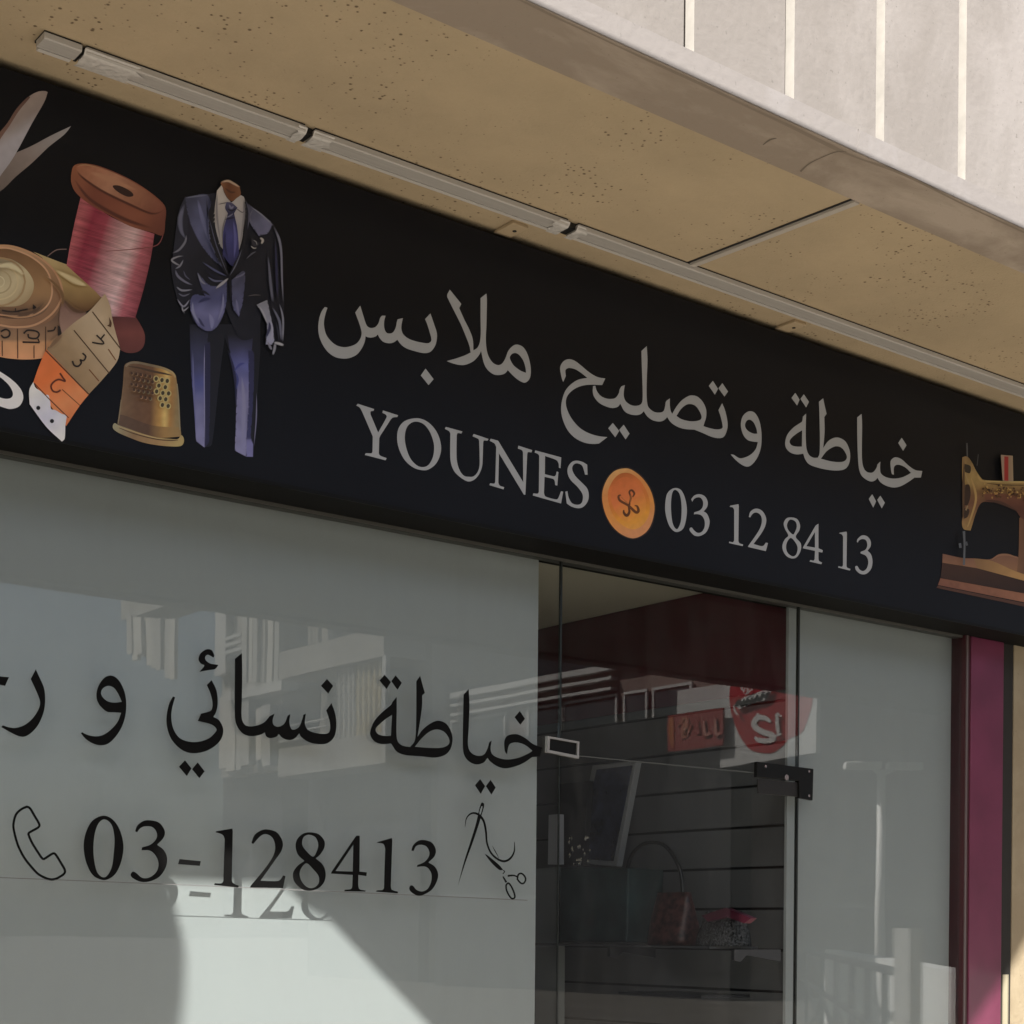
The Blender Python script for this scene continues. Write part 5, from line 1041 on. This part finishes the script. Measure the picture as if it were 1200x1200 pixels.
# low garden wall and iron gate
e0, e1 = vz(930, 1107.5, 26.0), vz(1062, 1146, 9.6)
zg = 1.36
e0.z = e1.z = 0
gd = (e1 - e0).normalized(); gs = Vector((-gd.y, gd.x, 0))
if gs.dot(Vector((-1.2, -1, 0))) < 0: gs = -gs
MB_ = MB(); pw = [e0 - gs * .5, e1 - gs * .5, e1 - gs * .7, e0 - gs * .7]
MB_.prism(pw, (0, 0, zg - .02)); gw = MB_.build('garden_wall', mat('white_garden_wall', (0.84, 0.84, 0.82), .7, var=.03)); tag(gw, 'low whitewashed wall behind the iron gate, mirrored at the foot of the narrow pane', 'wall')
gate = empty('iron_gate', tuple((e0 + e1) / 2), 'dark iron gate with crossed bars, mirrored low in the narrow pane', 'gate')
im = mat('dark_iron', (0.03, 0.03, 0.032), .5)
def gp(px): # where the mirrored column px meets the gate line
    r = ray(px, 1100); v0 = Vector((e0.x, 2 * GLASS_Y - e0.y, 0)); v1 = Vector((e1.x, 2 * GLASS_Y - e1.y, 0)); dd = v1 - v0
    t = (v0.x * r.y - v0.y * r.x) / (dd.y * r.x - dd.x * r.y); return e0 + (e1 - e0) * t
for z in (zg, zg - .42, .12): MB().tube([gp(938) + Vector((0, 0, z)), gp(1055) + Vector((0, 0, z))], .03, 8).build('rail', im, gate)
bars = [946, 964.5, 981.5, 1000, 1018.5, 1038.5]
for i, x in enumerate(bars):
    p = gp(x); MB().tube([p + Vector((0, 0, .05)), p + Vector((0, 0, zg))], .028, 8).build('bar', im, gate)
    if i < len(bars) - 1:
        q = gp((x + bars[i + 1]) / 2 + 4); r2 = gp(bars[i + 1])
        MB().tube([p + Vector((0, 0, zg - .45)), q + Vector((0, 0, zg - .72)), r2 + Vector((0, 0, zg - 1.0))], .024, 8).build('scroll', im, gate)
        MB().tube([r2 + Vector((0, 0, zg - .45)), q + Vector((0, 0, zg - .72)), p + Vector((0, 0, zg - 1.0))], .024, 8).build('scroll', im, gate)
pp = vz(1064, 1100, 9.0)
o = MB().box(pp.x - .05, pp.x + .06, pp.y - .05, pp.y + .06, 0, 1.63).build('gate_pillar', wht); tag(o, 'white gate pillar at the near end of the iron gate', 'pillar')

# ------------------------------------------------------------------ added shade casters, out of view, cut to throw the slanting shadows on the shop front
ZS = 4.4
def cast(x, y, Y):
    p = onY(x, y, Y); t = (ZS - p.z) / -SUN_TRAVEL.z
    return p - SUN_TRAVEL * t
def caster(pts, lab, ropes):  # unseen cloth added for its shadow; ropes and posts only hold it
    c = sum(pts, Vector()) / len(pts)
    t = empty('shade_caster', tuple(c), lab, 'shade sail', 'shade casters added over the pavement')
    MB().prism(pts, (0, 0, .006)).build('added_cloth', mat('caster_cloth', (0.50, 0.47, 0.40), .9), t)
    for i, q in ropes: MB().tube([pts[i], Vector(q)], .006, 6).build('added_rope', mat('caster_rope', (0.4, 0.38, 0.35), .9), t)
B = BOARD_Y; PF = 3.833; WF = 3.845
R = [cast(340, 1036, B), cast(352, 1058, B), cast(366, 1070, B), cast(386, 1079, B), cast(500, 1200, B), cast(600, 1306, B), cast(1085, 1290, PF), cast(1146, 1190, PF), cast(1174, 1148, PF), cast(1192, 1122, WF), cast(1206, 1096, WF)]
top_r, top_l = R[-1].copy(), R[0].copy()
# carry the outer edge a little farther out, under the part the canopy shades anyway
def cast_edge(x):
    p = Vector((x, FASC_Y, 3.6005)); t = (ZS - p.z) / -SUN_TRAVEL.z
    return p - SUN_TRAVEL * t
R += [cast_edge(onY(1206, 1050, WF).x - 1.144 * (WF - FASC_Y)), cast_edge(onY(330, 1025, B).x - 1.144 * (B - FASC_Y))]
caster(R, 'large added shade sail stretched above the pavement right of the shop window', [(5, (-2.4, -0.4, 5.0)), (6, (15.5, -0.4, 5.2)), (11, (4.6, FASC_Y - .03, 5.09)), (12, (0.6, FASC_Y - .03, 5.09))])
Lc = smooth_closed(parse("190,1012! 197,1032 207,1070 217,1115 217,1150 213,1200 200,1262 150,1330 40,1370! -230,1340! -250,1100! -200,1000!"), 5)
caster([cast(x, y, B) for x, y in Lc], 'smaller added shade sail with a rounded edge above the left end of the window', [(0, (-0.6, FASC_Y - .03, 5.09)), (30, (-3.6, -0.4, 5.0))])
for x, y in ((-2.4, -0.4), (15.5, -0.4), (-3.6, -0.4)):
    o = MB().tube([(x, y, .13), (x, y, 5.4)], [.05, .04], 12).build('caster_post', M['steel'], smooth=True)
    tag(o, {-2.4: 'added steel post holding the inner corner of the large shade sail', 15.5: 'added steel post holding the right corner of the large shade sail', -3.6: 'added steel post holding the small rounded shade sail'}[x], 'post', 'posts added to hold the shade casters')
